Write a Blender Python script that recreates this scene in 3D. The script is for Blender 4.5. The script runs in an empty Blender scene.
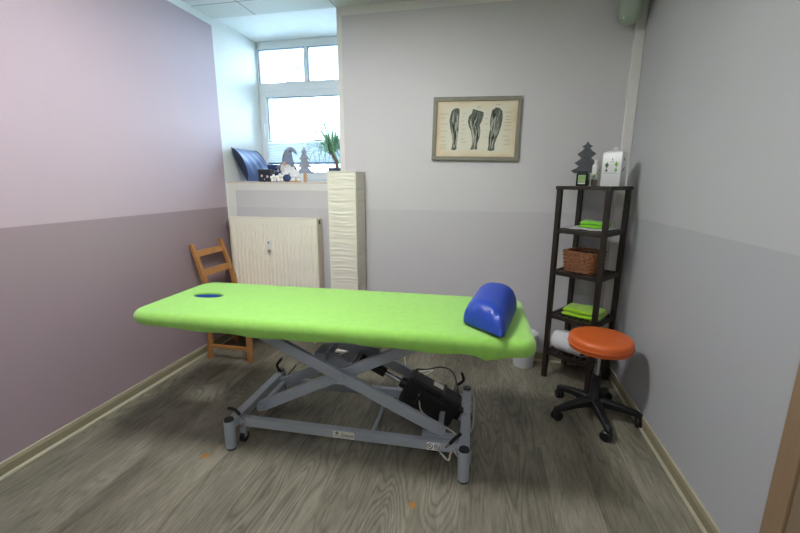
import bpy, bmesh, math, random
from mathutils import Vector, Matrix, Euler
R = math.radians
PI = math.pi
random.seed(7)
scene = bpy.context.scene
COL = scene.collection

# ------------------------------------------------------------------ measures of the room (metres)
XL, XR, D, H, T = -2.0817, 0.8952, 2.9038, 2.5064, 1.107      # side walls, back wall, ceiling, height where the two paint tones meet
YF = -1.6                                                     # wall behind the camera
NX = -1.092                                                   # right reveal of the window recess
NY = 3.479                                                    # plane of the window
SILL = 1.309
CAMH = 1.3125

# ------------------------------------------------------------------ materials
def lin(c):
    o = []
    for v in c:
        v = v / 255.0
        o.append(v / 12.92 if v <= 0.04045 else ((v + 0.055) / 1.055) ** 2.4)
    return (o[0], o[1], o[2], 1.0)

def new_mat(name):
    m = bpy.data.materials.new(name); m.use_nodes = True
    nt = m.node_tree
    return m, nt, nt.nodes['Principled BSDF']

def N(nt, typ, **kw):
    n = nt.nodes.new(typ)
    for k, v in kw.items(): setattr(n, k, v)
    return n

def mat(name, c, rough=0.5, metal=0.0, var=0.06, scale=12.0, bump=0.0, bscale=80.0, sheen=0.0, spec=0.5, coat=0.0, stretch=None, trans=0.0):
    """One colour, slightly mottled by noise, with an optional fine bump."""
    m, nt, b = new_mat(name)
    tc = N(nt, 'ShaderNodeTexCoord')
    src = tc.outputs['Object']
    if stretch:
        mp = N(nt, 'ShaderNodeMapping'); mp.inputs['Scale'].default_value = stretch
        nt.links.new(src, mp.inputs['Vector']); src = mp.outputs['Vector']
    no = N(nt, 'ShaderNodeTexNoise'); no.inputs['Scale'].default_value = scale; no.inputs['Detail'].default_value = 4
    nt.links.new(src, no.inputs['Vector'])
    rp = N(nt, 'ShaderNodeValToRGB')
    base = lin(c)
    rp.color_ramp.elements[0].position = 0.3; rp.color_ramp.elements[1].position = 0.7
    rp.color_ramp.elements[0].color = tuple(v * (1 - var) for v in base[:3]) + (1,)
    rp.color_ramp.elements[1].color = tuple(min(1, v * (1 + var)) for v in base[:3]) + (1,)
    nt.links.new(no.outputs['Fac'], rp.inputs['Fac']); nt.links.new(rp.outputs['Color'], b.inputs['Base Color'])
    b.inputs['Roughness'].default_value = rough; b.inputs['Metallic'].default_value = metal
    b.inputs['Specular IOR Level'].default_value = spec
    b.inputs['Sheen Weight'].default_value = sheen
    b.inputs['Coat Weight'].default_value = coat
    if trans:
        b.inputs['Transmission Weight'].default_value = trans
    if bump > 0:
        n2 = N(nt, 'ShaderNodeTexNoise'); n2.inputs['Scale'].default_value = bscale; n2.inputs['Detail'].default_value = 3
        nt.links.new(src, n2.inputs['Vector'])
        bp = N(nt, 'ShaderNodeBump'); bp.inputs['Strength'].default_value = bump; bp.inputs['Distance'].default_value = 0.004
        nt.links.new(n2.outputs['Fac'], bp.inputs['Height']); nt.links.new(bp.outputs['Normal'], b.inputs['Normal'])
    return m

def step(nt, sock, edge, greater=True):
    n = N(nt, 'ShaderNodeMath', operation='GREATER_THAN' if greater else 'LESS_THAN')
    nt.links.new(sock, n.inputs[0]); n.inputs[1].default_value = edge
    return n.outputs[0]

def mixc(nt, fac, a, b_):
    n = N(nt, 'ShaderNodeMix', data_type='RGBA')
    if hasattr(fac, 'is_linked'): nt.links.new(fac, n.inputs[0])
    else: n.inputs[0].default_value = fac
    for s, i in ((a, 6), (b_, 7)):
        if hasattr(s, 'is_linked'): nt.links.new(s, n.inputs[i])
        else: n.inputs[i].default_value = s
    return n.outputs[2]

def maxn(nt, a, b_):
    n = N(nt, 'ShaderNodeMath', operation='MAXIMUM')
    nt.links.new(a, n.inputs[0]); nt.links.new(b_, n.inputs[1]); return n.outputs[0]

def wall_mat(name, upper, lower, white, borders):
    """Two-tone wall paint with unpainted white borders; borders = list of (axis, value, greater)."""
    m, nt, b = new_mat(name)
    tc = N(nt, 'ShaderNodeTexCoord'); sp = N(nt, 'ShaderNodeSeparateXYZ')
    nt.links.new(tc.outputs['Object'], sp.inputs[0])
    no = N(nt, 'ShaderNodeTexNoise'); no.inputs['Scale'].default_value = 2.2; no.inputs['Detail'].default_value = 5
    nt.links.new(tc.outputs['Object'], no.inputs['Vector'])
    col = mixc(nt, step(nt, sp.outputs[2], T), lin(lower), lin(upper))
    hs = N(nt, 'ShaderNodeHueSaturation')
    mr = N(nt, 'ShaderNodeMapRange'); mr.inputs[3].default_value = 0.96; mr.inputs[4].default_value = 1.04
    nt.links.new(no.outputs['Fac'], mr.inputs[0]); nt.links.new(mr.outputs[0], hs.inputs['Value'])
    nt.links.new(col, hs.inputs['Color']); col = hs.outputs['Color']
    f = None
    for ax, v, g in borders:
        s = step(nt, sp.outputs['xyz'.index(ax)], v, g)
        f = s if f is None else maxn(nt, f, s)
    if f is not None: col = mixc(nt, f, col, lin(white))
    nt.links.new(col, b.inputs['Base Color'])
    b.inputs['Roughness'].default_value = 0.62; b.inputs['Specular IOR Level'].default_value = 0.3
    n2 = N(nt, 'ShaderNodeTexNoise'); n2.inputs['Scale'].default_value = 160; n2.inputs['Detail'].default_value = 2
    nt.links.new(tc.outputs['Object'], n2.inputs['Vector'])
    bp = N(nt, 'ShaderNodeBump'); bp.inputs['Strength'].default_value = 0.06; bp.inputs['Distance'].default_value = 0.003
    nt.links.new(n2.outputs['Fac'], bp.inputs['Height']); nt.links.new(bp.outputs['Normal'], b.inputs['Normal'])
    return m

def floor_mat():
    """Grey-brown limed oak planks running towards the window wall, with a few orange stains."""
    m, nt, b = new_mat('floor_planks')
    L = nt.links
    tc = N(nt, 'ShaderNodeTexCoord')
    def mathn(op, a_, b_=None, c_=None):
        n = N(nt, 'ShaderNodeMath', operation=op)
        for k_, v_ in enumerate((a_, b_, c_)):
            if v_ is None: continue
            if hasattr(v_, 'is_linked'): L.new(v_, n.inputs[k_])
            else: n.inputs[k_].default_value = v_
        return n.outputs[0]
    mp = N(nt, 'ShaderNodeMapping'); mp.inputs['Rotation'].default_value = (0, 0, PI / 2); mp.inputs['Location'].default_value = (0.31, 0.05, 0)
    L.new(tc.outputs['Object'], mp.inputs['Vector'])
    br = N(nt, 'ShaderNodeTexBrick')
    br.offset = 0.37; br.inputs['Scale'].default_value = 1.0
    br.inputs['Brick Width'].default_value = 1.55; br.inputs['Row Height'].default_value = 0.19
    br.inputs['Mortar Size'].default_value = 0.0009; br.inputs['Mortar Smooth'].default_value = 0.2; br.inputs['Bias'].default_value = 0
    br.inputs['Color1'].default_value = (0, 0, 0, 1); br.inputs['Color2'].default_value = (1, 1, 1, 1); br.inputs['Mortar'].default_value = (0.5, 0.5, 0.5, 1)
    L.new(mp.outputs['Vector'], br.inputs['Vector'])
    sh = mathn('MULTIPLY', br.outputs['Color'], 37.0)            # shifts the grain from plank to plank
    cmb = N(nt, 'ShaderNodeCombineXYZ'); L.new(sh, cmb.inputs[2]); L.new(sh, cmb.inputs[0])
    ad = N(nt, 'ShaderNodeVectorMath', operation='ADD'); L.new(tc.outputs['Object'], ad.inputs[0]); L.new(cmb.outputs[0], ad.inputs[1])
    def noise(sx, sy, detail, rough, scale=1.0):
        mm_ = N(nt, 'ShaderNodeMapping'); mm_.inputs['Scale'].default_value = (sx, sy, 1); L.new(ad.outputs[0], mm_.inputs['Vector'])
        n = N(nt, 'ShaderNodeTexNoise'); n.inputs['Scale'].default_value = scale; n.inputs['Detail'].default_value = detail; n.inputs['Roughness'].default_value = rough
        L.new(mm_.outputs[0], n.inputs['Vector']); return n.outputs['Fac']
    field = noise(5.0, 0.9, 2, 0.4)
    fine = noise(95, 8, 4, 0.7)
    pores = noise(260, 14, 2, 0.5)
    broad = noise(4.5, 1.6, 4, 0.6)
    rings = mathn('PINGPONG', mathn('MULTIPLY_ADD', fine, 0.5, mathn('MULTIPLY', field, 52.0)), 1.0)
    line = mathn('POWER', rings, 2.6)                              # narrow dark growth lines
    pore = mathn('MULTIPLY', mathn('SUBTRACT', pores, 0.56), 3.4); 
    pc = N(nt, 'ShaderNodeClamp'); L.new(pore, pc.inputs[0])
    gate = N(nt, 'ShaderNodeClamp'); L.new(mathn('MULTIPLY', mathn('SUBTRACT', noise(2.4, 1.1, 2, 0.5), 0.38), 4.0), gate.inputs[0])
    ln_ = mathn('MULTIPLY', line, mathn('MULTIPLY_ADD', gate.outputs[0], 0.75, 0.25))
    tone = mathn('MULTIPLY_ADD', broad, 0.74, mathn('MULTIPLY_ADD', br.outputs['Color'], 0.10, mathn('MULTIPLY', fine, 0.46)))
    tone = mathn('SUBTRACT', tone, mathn('MULTIPLY', ln_, 0.22))
    tone = mathn('SUBTRACT', tone, mathn('MULTIPLY', pc.outputs[0], 0.22))
    rp = N(nt, 'ShaderNodeValToRGB')
    rp.color_ramp.elements[0].position = 0.22; rp.color_ramp.elements[0].color = lin((64, 61, 50))
    rp.color_ramp.elements[1].position = 0.90; rp.color_ramp.elements[1].color = lin((156, 152, 137))
    e = rp.color_ramp.elements.new(0.46); e.color = lin((96, 92, 79))
    e = rp.color_ramp.elements.new(0.66); e.color = lin((123, 119, 104))
    L.new(tone, rp.inputs['Fac'])
    mort = mixc(nt, mathn('MULTIPLY', br.outputs['Fac'], 0.55), rp.outputs['Color'], lin((82, 76, 66)))
    fac = None                                                       # small orange-brown stains on the boards
    for (x, y, r) in ((-1.282, 1.438, 0.021), (-1.30, 1.50, 0.008), (-0.240, 1.364, 0.019), (-1.275, 1.475, 0.006)):
        dn = N(nt, 'ShaderNodeVectorMath', operation='DISTANCE'); dn.inputs[1].default_value = (x, y, 0)
        nz = N(nt, 'ShaderNodeTexNoise'); nz.inputs['Scale'].default_value = 60
        L.new(tc.outputs['Object'], nz.inputs['Vector']); L.new(tc.outputs['Object'], dn.inputs[0])
        s_ = step(nt, mathn('MULTIPLY_ADD', nz.outputs['Fac'], 0.018, dn.outputs['Value']), r + 0.006, False)
        fac = s_ if fac is None else maxn(nt, fac, s_)
    col = mixc(nt, mathn('MULTIPLY', fac, 0.85), mort, lin((158, 108, 30)))
    L.new(col, b.inputs['Base Color'])
    b.inputs['Roughness'].default_value = 0.48; b.inputs['Specular IOR Level'].default_value = 0.4
    bp = N(nt, 'ShaderNodeBump'); bp.inputs['Strength'].default_value = 0.15; bp.inputs['Distance'].default_value = 0.003
    L.new(tone, bp.inputs['Height']); L.new(bp.outputs['Normal'], b.inputs['Normal'])
    return m

def ceiling_mat():
    m, nt, b = new_mat('ceiling_tiles'); L = nt.links
    tc = N(nt, 'ShaderNodeTexCoord'); sp = N(nt, 'ShaderNodeSeparateXYZ'); L.new(tc.outputs['Object'], sp.inputs[0])
    f = None
    for ax, off in ((0, 1.720), (1, -2.680)):
        a = N(nt, 'ShaderNodeMath', operation='ADD'); a.inputs[1].default_value = off + 62.5; L.new(sp.outputs[ax], a.inputs[0])
        d = N(nt, 'ShaderNodeMath', operation='MODULO'); d.inputs[1].default_value = 0.625; L.new(a.outputs[0], d.inputs[0])
        s = maxn(nt, step(nt, d.outputs[0], 0.004, False), step(nt, d.outputs[0], 0.621))
        f = s if f is None else maxn(nt, f, s)
    no = N(nt, 'ShaderNodeTexNoise'); no.inputs['Scale'].default_value = 90; L.new(tc.outputs['Object'], no.inputs['Vector'])
    base = mixc(nt, no.outputs['Fac'], lin((208, 210, 206)), lin((222, 224, 220)))
    L.new(mixc(nt, f, base, lin((140, 143, 142))), b.inputs['Base Color']); b.inputs['Roughness'].default_value = 0.8
    return m

def emit_mat(name, c, s):
    m, nt, b = new_mat(name)
    b.inputs['Base Color'].default_value = (0.9, 0.9, 0.9, 1)
    b.inputs['Emission Color'].default_value = lin(c); b.inputs['Emission Strength'].default_value = s
    return m

def glass_mat():
    m, nt, b = new_mat('window_glass'); nt.nodes.remove(b)
    out = nt.nodes['Material Output']
    t = N(nt, 'ShaderNodeBsdfTransparent'); t.inputs[0].default_value = (0.93, 0.97, 0.98, 1)
    g = N(nt, 'ShaderNodeBsdfGlossy'); g.inputs['Roughness'].default_value = 0.02
    f = N(nt, 'ShaderNodeFresnel'); f.inputs[0].default_value = 1.45
    mx = N(nt, 'ShaderNodeMixShader')
    nt.links.new(f.outputs[0], mx.inputs[0]); nt.links.new(t.outputs[0], mx.inputs[1]); nt.links.new(g.outputs[0], mx.inputs[2])
    nt.links.new(mx.outputs[0], out.inputs[0]); return m

def translucent_mat(name, c, fac=0.5, pleat=None):
    m, nt, b = new_mat(name); out = nt.nodes['Material Output']
    no = N(nt, 'ShaderNodeTexNoise'); no.inputs['Scale'].default_value = 60
    tc = N(nt, 'ShaderNodeTexCoord'); nt.links.new(tc.outputs['Object'], no.inputs['Vector'])
    cc = mixc(nt, no.outputs['Fac'], tuple(v * 0.95 for v in lin(c)[:3]) + (1,), lin(c))
    nt.links.new(cc, b.inputs['Base Color']); b.inputs['Roughness'].default_value = 0.8
    t = N(nt, 'ShaderNodeBsdfTranslucent'); nt.links.new(cc, t.inputs[0])
    mx = N(nt, 'ShaderNodeMixShader'); mx.inputs[0].default_value = fac
    nt.links.new(b.outputs[0], mx.inputs[1]); nt.links.new(t.outputs[0], mx.inputs[2]); nt.links.new(mx.outputs[0], out.inputs[0])
    return m

M = {}
M['wall_left'] = wall_mat('paint_mauve', (186, 168, 178), (154, 136, 143), (230, 232, 230), [('z', H - 0.050, True), ('y', D - 0.018, True)])
M['wall_back'] = wall_mat('paint_grey_back', (206, 203, 205), (198, 195, 198), (226, 226, 222), [('z', H - 0.055, True), ('y', D + 0.003, True)])
M['wall_right'] = wall_mat('paint_grey_right', (184, 185, 187), (173, 174, 177), (210, 210, 206), [])
M['white_paint'] = mat('white_paint', (224, 223, 218), 0.6, var=0.02)
M['recess_paint'] = mat('recess_paint', (232, 234, 232), 0.6, var=0.02)
M['floor'] = floor_mat()
M['ceiling'] = ceiling_mat()
M['skirting'] = mat('skirting_beige', (138, 131, 106), 0.5, var=0.05)
M['skirting_light'] = mat('skirting_light', (176, 171, 148), 0.45, var=0.04)
M['beech'] = mat('beech_door', (134, 117, 96), 0.42, var=0.06, scale=6, stretch=(14, 14, 0.8))
M['beech_dark'] = mat('beech_frame', (142, 118, 92), 0.45, var=0.06, scale=6, stretch=(14, 14, 0.8))
M['pvc'] = mat('window_pvc', (240, 241, 242), 0.35, var=0.01)
M['gasket'] = mat('window_gasket', (130, 145, 165), 0.6)
M['glass'] = glass_mat()
M['blind'] = translucent_mat('blind_fabric', (222, 229, 234), 0.15)
M['blind_rail'] = mat('blind_rail', (105, 125, 150), 0.4, metal=0.2)
M['sill'] = mat('sill_stone', (212, 200, 188), 0.4, var=0.1, scale=40)
M['panel'] = emit_mat('lamp_diffuser', (252, 252, 252), 88.0)
M['panel_dim'] = emit_mat('lamp_diffuser_dim', (252, 252, 252), 48.0)
M['alu'] = mat('lamp_frame', (210, 212, 214), 0.4, metal=0.3)
M['terry'] = mat('terry_green', (146, 202, 92), 0.95, var=0.06, scale=30, bump=0.55, bscale=420, sheen=0.35, spec=0.1)
M['blue_vinyl'] = mat('blue_vinyl', (26, 62, 160), 0.38, var=0.05, bump=0.12, bscale=260)
M['blue_vinyl_dark'] = mat('blue_vinyl_upholstery', (38, 84, 170), 0.45, var=0.05)
M['steel'] = mat('grey_powder_steel', (160, 168, 178), 0.38, metal=0.2, var=0.03, bump=0.04, bscale=500)
M['chrome'] = mat('chrome', (200, 202, 205), 0.2, metal=0.95, var=0.02)
M['black'] = mat('black_plastic', (13, 14, 15), 0.42, var=0.1)
M['motor'] = mat('black_motor_housing', (17, 18, 20), 0.5, var=0.1)
M['cable'] = mat('cable_pale', (188, 188, 180), 0.5)
M['cable_dark'] = mat('cable_dark', (50, 50, 50), 0.5)
M['sticker'] = mat('sticker_paper', (214, 214, 204), 0.6, var=0.02)
M['sticker_white'] = mat('sticker_white', (232, 232, 232), 0.6, var=0.02)
M['ink'] = mat('ink', (45, 48, 46), 0.7)
M['ink_green'] = mat('ink_green', (86, 130, 72), 0.7)
M['orange'] = mat('orange_vinyl', (204, 96, 40), 0.42, var=0.05, bump=0.08, bscale=200)
M['orange_seam'] = mat('orange_piping', (180, 78, 32), 0.5)
M['darkwood'] = mat('dark_stained_wood', (34, 25, 21), 0.42, var=0.18, scale=8, stretch=(10, 10, 1.2))
M['wicker'] = mat('wicker', (136, 86, 50), 0.5, var=0.5, scale=70)
M['towel_green'] = mat('towel_green', (128, 205, 52), 0.95, var=0.06, bump=0.5, bscale=380, sheen=0.3, spec=0.1)
M['towel_lime'] = mat('towel_lime', (156, 205, 46), 0.95, var=0.06, bump=0.5, bscale=380, sheen=0.3, spec=0.1)
M['towel_white'] = mat('towel_white', (216, 216, 218), 0.95, var=0.03, bump=0.6, bscale=300, sheen=0.2, spec=0.1)
M['felt_dark'] = mat('felt_dark', (86, 89, 92), 0.95, var=0.25, scale=60, bump=0.4, bscale=200)
M['felt_silver'] = mat('felt_silver', (160, 166, 182), 0.9, var=0.2, scale=60, bump=0.4, bscale=200)
M['black_glass'] = mat('black_jar', (24, 28, 28), 0.25)
M['label_green'] = mat('label_green', (160, 186, 120), 0.6, var=0.12, scale=90)
M['white_plastic'] = mat('white_plastic', (226, 227, 225), 0.35, var=0.02)
M['leaf_green'] = mat('leaf_green_print', (112, 176, 52), 0.6, var=0.1)
M['leaf_dark'] = mat('leaf_dark_print', (52, 92, 62), 0.6, var=0.1)
M['bin_white'] = mat('bin_white', (216, 219, 222), 0.4, var=0.02)
M['wire'] = mat('grey_wire', (150, 152, 154), 0.35, metal=0.7)
M['pine'] = mat('honey_pine', (172, 122, 70), 0.42, var=0.16, scale=7, stretch=(12, 12, 1.3))
M['radiator'] = mat('radiator_enamel', (238, 234, 220), 0.35, var=0.015)
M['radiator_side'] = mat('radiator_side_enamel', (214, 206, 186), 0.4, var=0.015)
M['paper'] = translucent_mat('creped_paper', (240, 236, 222), 0.15)
M['frame_grey'] = mat('frame_grey_wood', (130, 127, 113), 0.55, var=0.07, scale=8, stretch=(3, 3, 3))
M['speaker'] = mat('speaker_shell', (152, 164, 148), 0.35, var=0.02)
M['speaker_dark'] = mat('speaker_bracket', (60, 66, 62), 0.5)
M['cushion'] = mat('navy_cushion', (62, 92, 150), 0.42, var=0.08, bump=0.2, bscale=300, sheen=0.3)
M['cushion_seam'] = mat('navy_cushion_side', (34, 44, 66), 0.8, var=0.1)
M['box_dark'] = mat('dark_box', (36, 40, 52), 0.5, var=0.1)
M['box_blue'] = mat('navy_box', (48, 66, 106), 0.5, var=0.1)
M['box_fleck'] = mat('box_flecks', (205, 196, 198), 0.6)
M['petal'] = mat('white_petals', (242, 242, 240), 0.7, var=0.03)
M['flower_eye'] = mat('flower_centre', (196, 190, 150), 0.8)
M['gnome_grey'] = mat('gnome_grey_felt', (140, 147, 166), 0.95, var=0.15, scale=80, bump=0.4, bscale=200)
M['gnome_pale'] = mat('gnome_pale_knit', (176, 180, 188), 0.95, var=0.15, scale=80, bump=0.4, bscale=200)
M['skin'] = mat('gnome_nose', (222, 176, 160), 0.7)
M['beard'] = mat('gnome_beard', (222, 218, 212), 0.95, var=0.08, bump=0.6, bscale=150)
M['raw_wood'] = mat('raw_wood', (206, 158, 108), 0.6, var=0.1)
M['pot'] = mat('slate_pot', (58, 72, 86), 0.5, var=0.05)
M['leaf'] = mat('plant_leaf', (122, 172, 134), 0.5, var=0.25, scale=20)
M['trunk'] = mat('plant_trunk', (142, 116, 96), 0.8, var=0.2, scale=60, bump=0.5)
M['soil'] = mat('soil', (50, 40, 32), 0.9)
M['house_wall'] = mat('house_render', (222, 222, 220), 0.8, var=0.03)
M['house_roof'] = mat('house_roof', (176, 178, 184), 0.8, var=0.05)
M['house_pane'] = mat('house_pane', (62, 66, 72), 0.3)
M['ground'] = mat('ground_paving', (170, 172, 172), 0.8)
M['dark_slot'] = mat('dark_slot', (60, 58, 52), 0.7)

def paper_print_mat():
    """Aged chart paper: pale grey-green in the middle, tan towards its edges."""
    m, nt, b = new_mat('aged_paper'); L = nt.links
    tc = N(nt, 'ShaderNodeTexCoord'); sp = N(nt, 'ShaderNodeSeparateXYZ'); L.new(tc.outputs['Object'], sp.inputs[0])
    def ab(s, k):
        a = N(nt, 'ShaderNodeMath', operation='ABSOLUTE'); L.new(s, a.inputs[0])
        d = N(nt, 'ShaderNodeMath', operation='DIVIDE'); d.inputs[1].default_value = k; L.new(a.outputs[0], d.inputs[0]); return d.outputs[0]
    e = maxn(nt, ab(sp.outputs[0], 0.275), ab(sp.outputs[2], 0.19))
    no = N(nt, 'ShaderNodeTexNoise'); no.inputs['Scale'].default_value = 9; no.inputs['Detail'].default_value = 5; L.new(tc.outputs['Object'], no.inputs['Vector'])
    e9 = N(nt, 'ShaderNodeMath', operation='MULTIPLY'); e9.inputs[1].default_value = 0.75; L.new(e, e9.inputs[0])
    ma = N(nt, 'ShaderNodeMath', operation='MULTIPLY_ADD'); ma.inputs[1].default_value = 0.28; L.new(no.outputs['Fac'], ma.inputs[0]); L.new(e9.outputs[0], ma.inputs[2])
    rp = N(nt, 'ShaderNodeValToRGB')
    rp.color_ramp.elements[0].position = 0.62; rp.color_ramp.elements[0].color = lin((218, 215, 198))
    rp.color_ramp.elements[1].position = 0.95; rp.color_ramp.elements[1].color = lin((206, 176, 136))
    e2 = rp.color_ramp.elements.new(0.80); e2.color = lin((215, 203, 176))
    L.new(ma.outputs[0], rp.inputs['Fac']); L.new(rp.outputs['Color'], b.inputs['Base Color']); b.inputs['Roughness'].default_value = 0.7
    return m
M['print'] = paper_print_mat()

# ------------------------------------------------------------------ mesh helpers
class MB:
    def __init__(s): s.bm = bmesh.new()
    def box(s, lo, hi, rot=None, bev=0.0):
        lo, hi = Vector(lo), Vector(hi); c = (lo + hi) / 2; d = hi - lo
        return s.cbox(c, d, rot, bev)
    def cbox(s, c, d, rot=None, bev=0.0):
        mt = Matrix.Translation(Vector(c))
        if rot is not None: mt = mt @ (rot if isinstance(rot, Matrix) else Euler(rot).to_matrix().to_4x4())
        r = bmesh.ops.create_cube(s.bm, size=1.0, matrix=mt @ Matrix.Diagonal((d[0], d[1], d[2], 1)))
        if bev > 0:
            es = list({e for v in r['verts'] for e in v.link_edges})
            bmesh.ops.bevel(s.bm, geom=es, offset=bev, segments=2, profile=0.5, affect='EDGES')
        return s
    def bar(s, a, b, w, h, up=(0, 0, 1), bev=0.0):
        """Rectangular bar from a to b; w across, h along `up`."""
        a, b = Vector(a), Vector(b); z = (b - a); L = z.length; z.normalize()
        x = Vector(up).cross(z); x.normalize(); y = z.cross(x)
        m = Matrix((x, y, z)).transposed().to_4x4()
        s.cbox((a + b) / 2, (w, h, L), m, bev); return s
    def cyl(s, a, b, r0, r1=None, n=20, cap=True):
        r1 = r0 if r1 is None else r1
        a, b = Vector(a), Vector(b); d = b - a
        q = d.to_track_quat('Z', 'Y').to_matrix().to_4x4()
        bmesh.ops.create_cone(s.bm, cap_ends=cap, segments=n, radius1=r0, radius2=r1, depth=d.length, matrix=Matrix.Translation((a + b) / 2) @ q)
        return s
    def sph(s, c, r, n=16, scale=(1, 1, 1), rot=None):
        mt = Matrix.Translation(Vector(c))
        if rot is not None: mt = mt @ Euler(rot).to_matrix().to_4x4()
        bmesh.ops.create_uvsphere(s.bm, u_segments=n, v_segments=max(6, n // 2), radius=r, matrix=mt @ Matrix.Diagonal((scale[0], scale[1], scale[2], 1)))
        return s
    def rings(s, loops, close=True, cap0=True, cap1=True):
        """Skin a list of equal-length vertex loops."""
        vs = [[s.bm.verts.new(p) for p in lp] for lp in loops]
        n = len(loops[0])
        for i in range(len(vs) - 1):
            for j in range(n if close else n - 1):
                k = (j + 1) % n
                s.bm.faces.new((vs[i][j], vs[i][k], vs[i + 1][k], vs[i + 1][j]))
        if close and cap0: s.bm.faces.new(list(reversed(vs[0])))
        if close and cap1: s.bm.faces.new(vs[-1])
        return vs
    def lathe(s, c, prof, n=40, axis=None):
        """prof = [(radius, height)...] turned about the vertical through c."""
        c = Vector(c); loops = []
        for r, z in prof:
            loops.append([c + Vector((max(r, 1e-4) * math.cos(2 * PI * k / n), max(r, 1e-4) * math.sin(2 * PI * k / n), z)) for k in range(n)])
        if axis is not None:
            q = Vector(axis).to_track_quat('Z', 'Y')
            loops = [[c + q @ (p - c) for p in lp] for lp in loops]
        s.rings(loops); return s
    def tube(s, pts, r, n=8, closed=False):
        pts = [Vector(p) for p in pts]; m = len(pts)
        rr = r if isinstance(r, (list, tuple)) else [r] * m
        loops = []; prev = None
        for i, p in enumerate(pts):
            if closed: t = pts[(i + 1) % m] - pts[i - 1]
            else: t = pts[min(i + 1, m - 1)] - pts[max(i - 1, 0)]
            t.normalize()
            if prev is None:
                a = Vector((0, 0, 1)) if abs(t.z) < 0.9 else Vector((1, 0, 0))
                u = t.cross(a).normalized()
            else:
                u = (prev - t * prev.dot(t)).normalized()
            prev = u; v = t.cross(u)
            loops.append([p + (u * math.cos(2 * PI * k / n) + v * math.sin(2 * PI * k / n)) * rr[i] for k in range(n)])
        if closed: loops.append(loops[0]); s.rings(loops, cap0=False, cap1=False)
        else: s.rings(loops)
        return s
    def prism(s, poly, ex, o=(0, 0, 0), ax=((1, 0, 0), (0, 0, 1))):
        """Extrude a 2D outline (u,v on axes ax at origin o) by the vector ex."""
        o = Vector(o); U, V = Vector(ax[0]), Vector(ax[1]); ex = Vector(ex)
        a = [s.bm.verts.new(o + U * p[0] + V * p[1]) for p in poly]
        b = [s.bm.verts.new(o + U * p[0] + V * p[1] + ex) for p in poly]
        n = len(poly)
        s.bm.faces.new(a); s.bm.faces.new(list(reversed(b)))
        for i in range(n):
            k = (i + 1) % n; s.bm.faces.new((a[k], a[i], b[i], b[k]))
        return s
    def build(s, name, m, parent=None, local=False, smooth=False, bev=0.0, flat_angle=40):
        bmesh.ops.remove_doubles(s.bm, verts=s.bm.verts, dist=1e-6)
        bmesh.ops.recalc_face_normals(s.bm, faces=s.bm.faces)
        me = bpy.data.meshes.new(name); s.bm.to_mesh(me); s.bm.free()
        if parent is not None and not local:
            me.transform(basis_of(parent).inverted())
        me.materials.append(m if not isinstance(m, str) else M[m])
        if smooth:
            me.polygons.foreach_set('use_smooth', [True] * len(me.polygons))
            try: me.set_sharp_from_angle(angle=R(flat_angle))
            except Exception: pass
        o = bpy.data.objects.new(name, me); COL.objects.link(o)
        if parent is not None: o.parent = parent
        if bev > 0:
            md = o.modifiers.new('edge', 'BEVEL'); md.width = bev; md.segments = 2; md.limit_method = 'ANGLE'; md.angle_limit = R(50)
        return o

def basis_of(o):
    m = o.matrix_basis.copy()
    while o.parent: o = o.parent; m = o.matrix_basis @ m
    return m

def tag(o, label=None, cat=None, group=None, kind=None):
    if label: o['label'] = label
    if cat: o['category'] = cat
    if group: o['group'] = group
    if kind: o['kind'] = kind
    return o

def thing(name, loc, label, cat, rz=0.0, group=None):
    o = bpy.data.objects.new(name, None); COL.objects.link(o)
    o.empty_display_size = 0.1
    o.location = loc; o.rotation_euler = (0, 0, rz)
    o.matrix_basis = Matrix.Translation(Vector(loc)) @ Matrix.Rotation(rz, 4, 'Z')
    return tag(o, label, cat, group)

def struct(mb, name, m, parent=None, **kw):
    o = mb.build(name, m, parent, **kw)
    if parent is None: o['kind'] = 'structure'
    return o

def text_mesh(txt, size, depth, mtx, name, m, parent):
    """Lettering turned into a mesh; mtx maps text space (x right, y up, z out) to the world."""
    cu = bpy.data.curves.new('lettering', 'FONT'); cu.body = txt; cu.size = size; cu.extrude = depth
    cu.align_x = 'CENTER'; cu.align_y = 'CENTER'
    t = bpy.data.objects.new('lettering', cu); COL.objects.link(t)
    bpy.context.view_layer.update()
    me = bpy.data.meshes.new_from_object(t.evaluated_get(bpy.context.evaluated_depsgraph_get()))
    bpy.data.objects.remove(t)
    me.transform(mtx); me.transform(basis_of(parent).inverted())
    me.materials.clear(); me.materials.append(M[m])
    o = bpy.data.objects.new(name, me); COL.objects.link(o); o.parent = parent
    return o

def copy_tree(o, parent=None):
    c = o.copy(); COL.objects.link(c)
    if parent: c.parent = parent
    for ch in list(o.children): copy_tree(ch, c)
    return c

def smoothcurve(pts, n=8):
    """Catmull-Rom through the points."""
    P = [Vector(p) for p in pts]; out = []
    for i in range(len(P) - 1):
        p0, p1, p2, p3 = P[max(i - 1, 0)], P[i], P[i + 1], P[min(i + 2, len(P) - 1)]
        for k in range(n):
            t = k / n
            out.append(0.5 * ((2 * p1) + (p2 - p0) * t + (2 * p0 - 5 * p1 + 4 * p2 - p3) * t * t + (3 * p1 - p0 - 3 * p2 + p3) * t ** 3))
    out.append(P[-1]); return out

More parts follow.
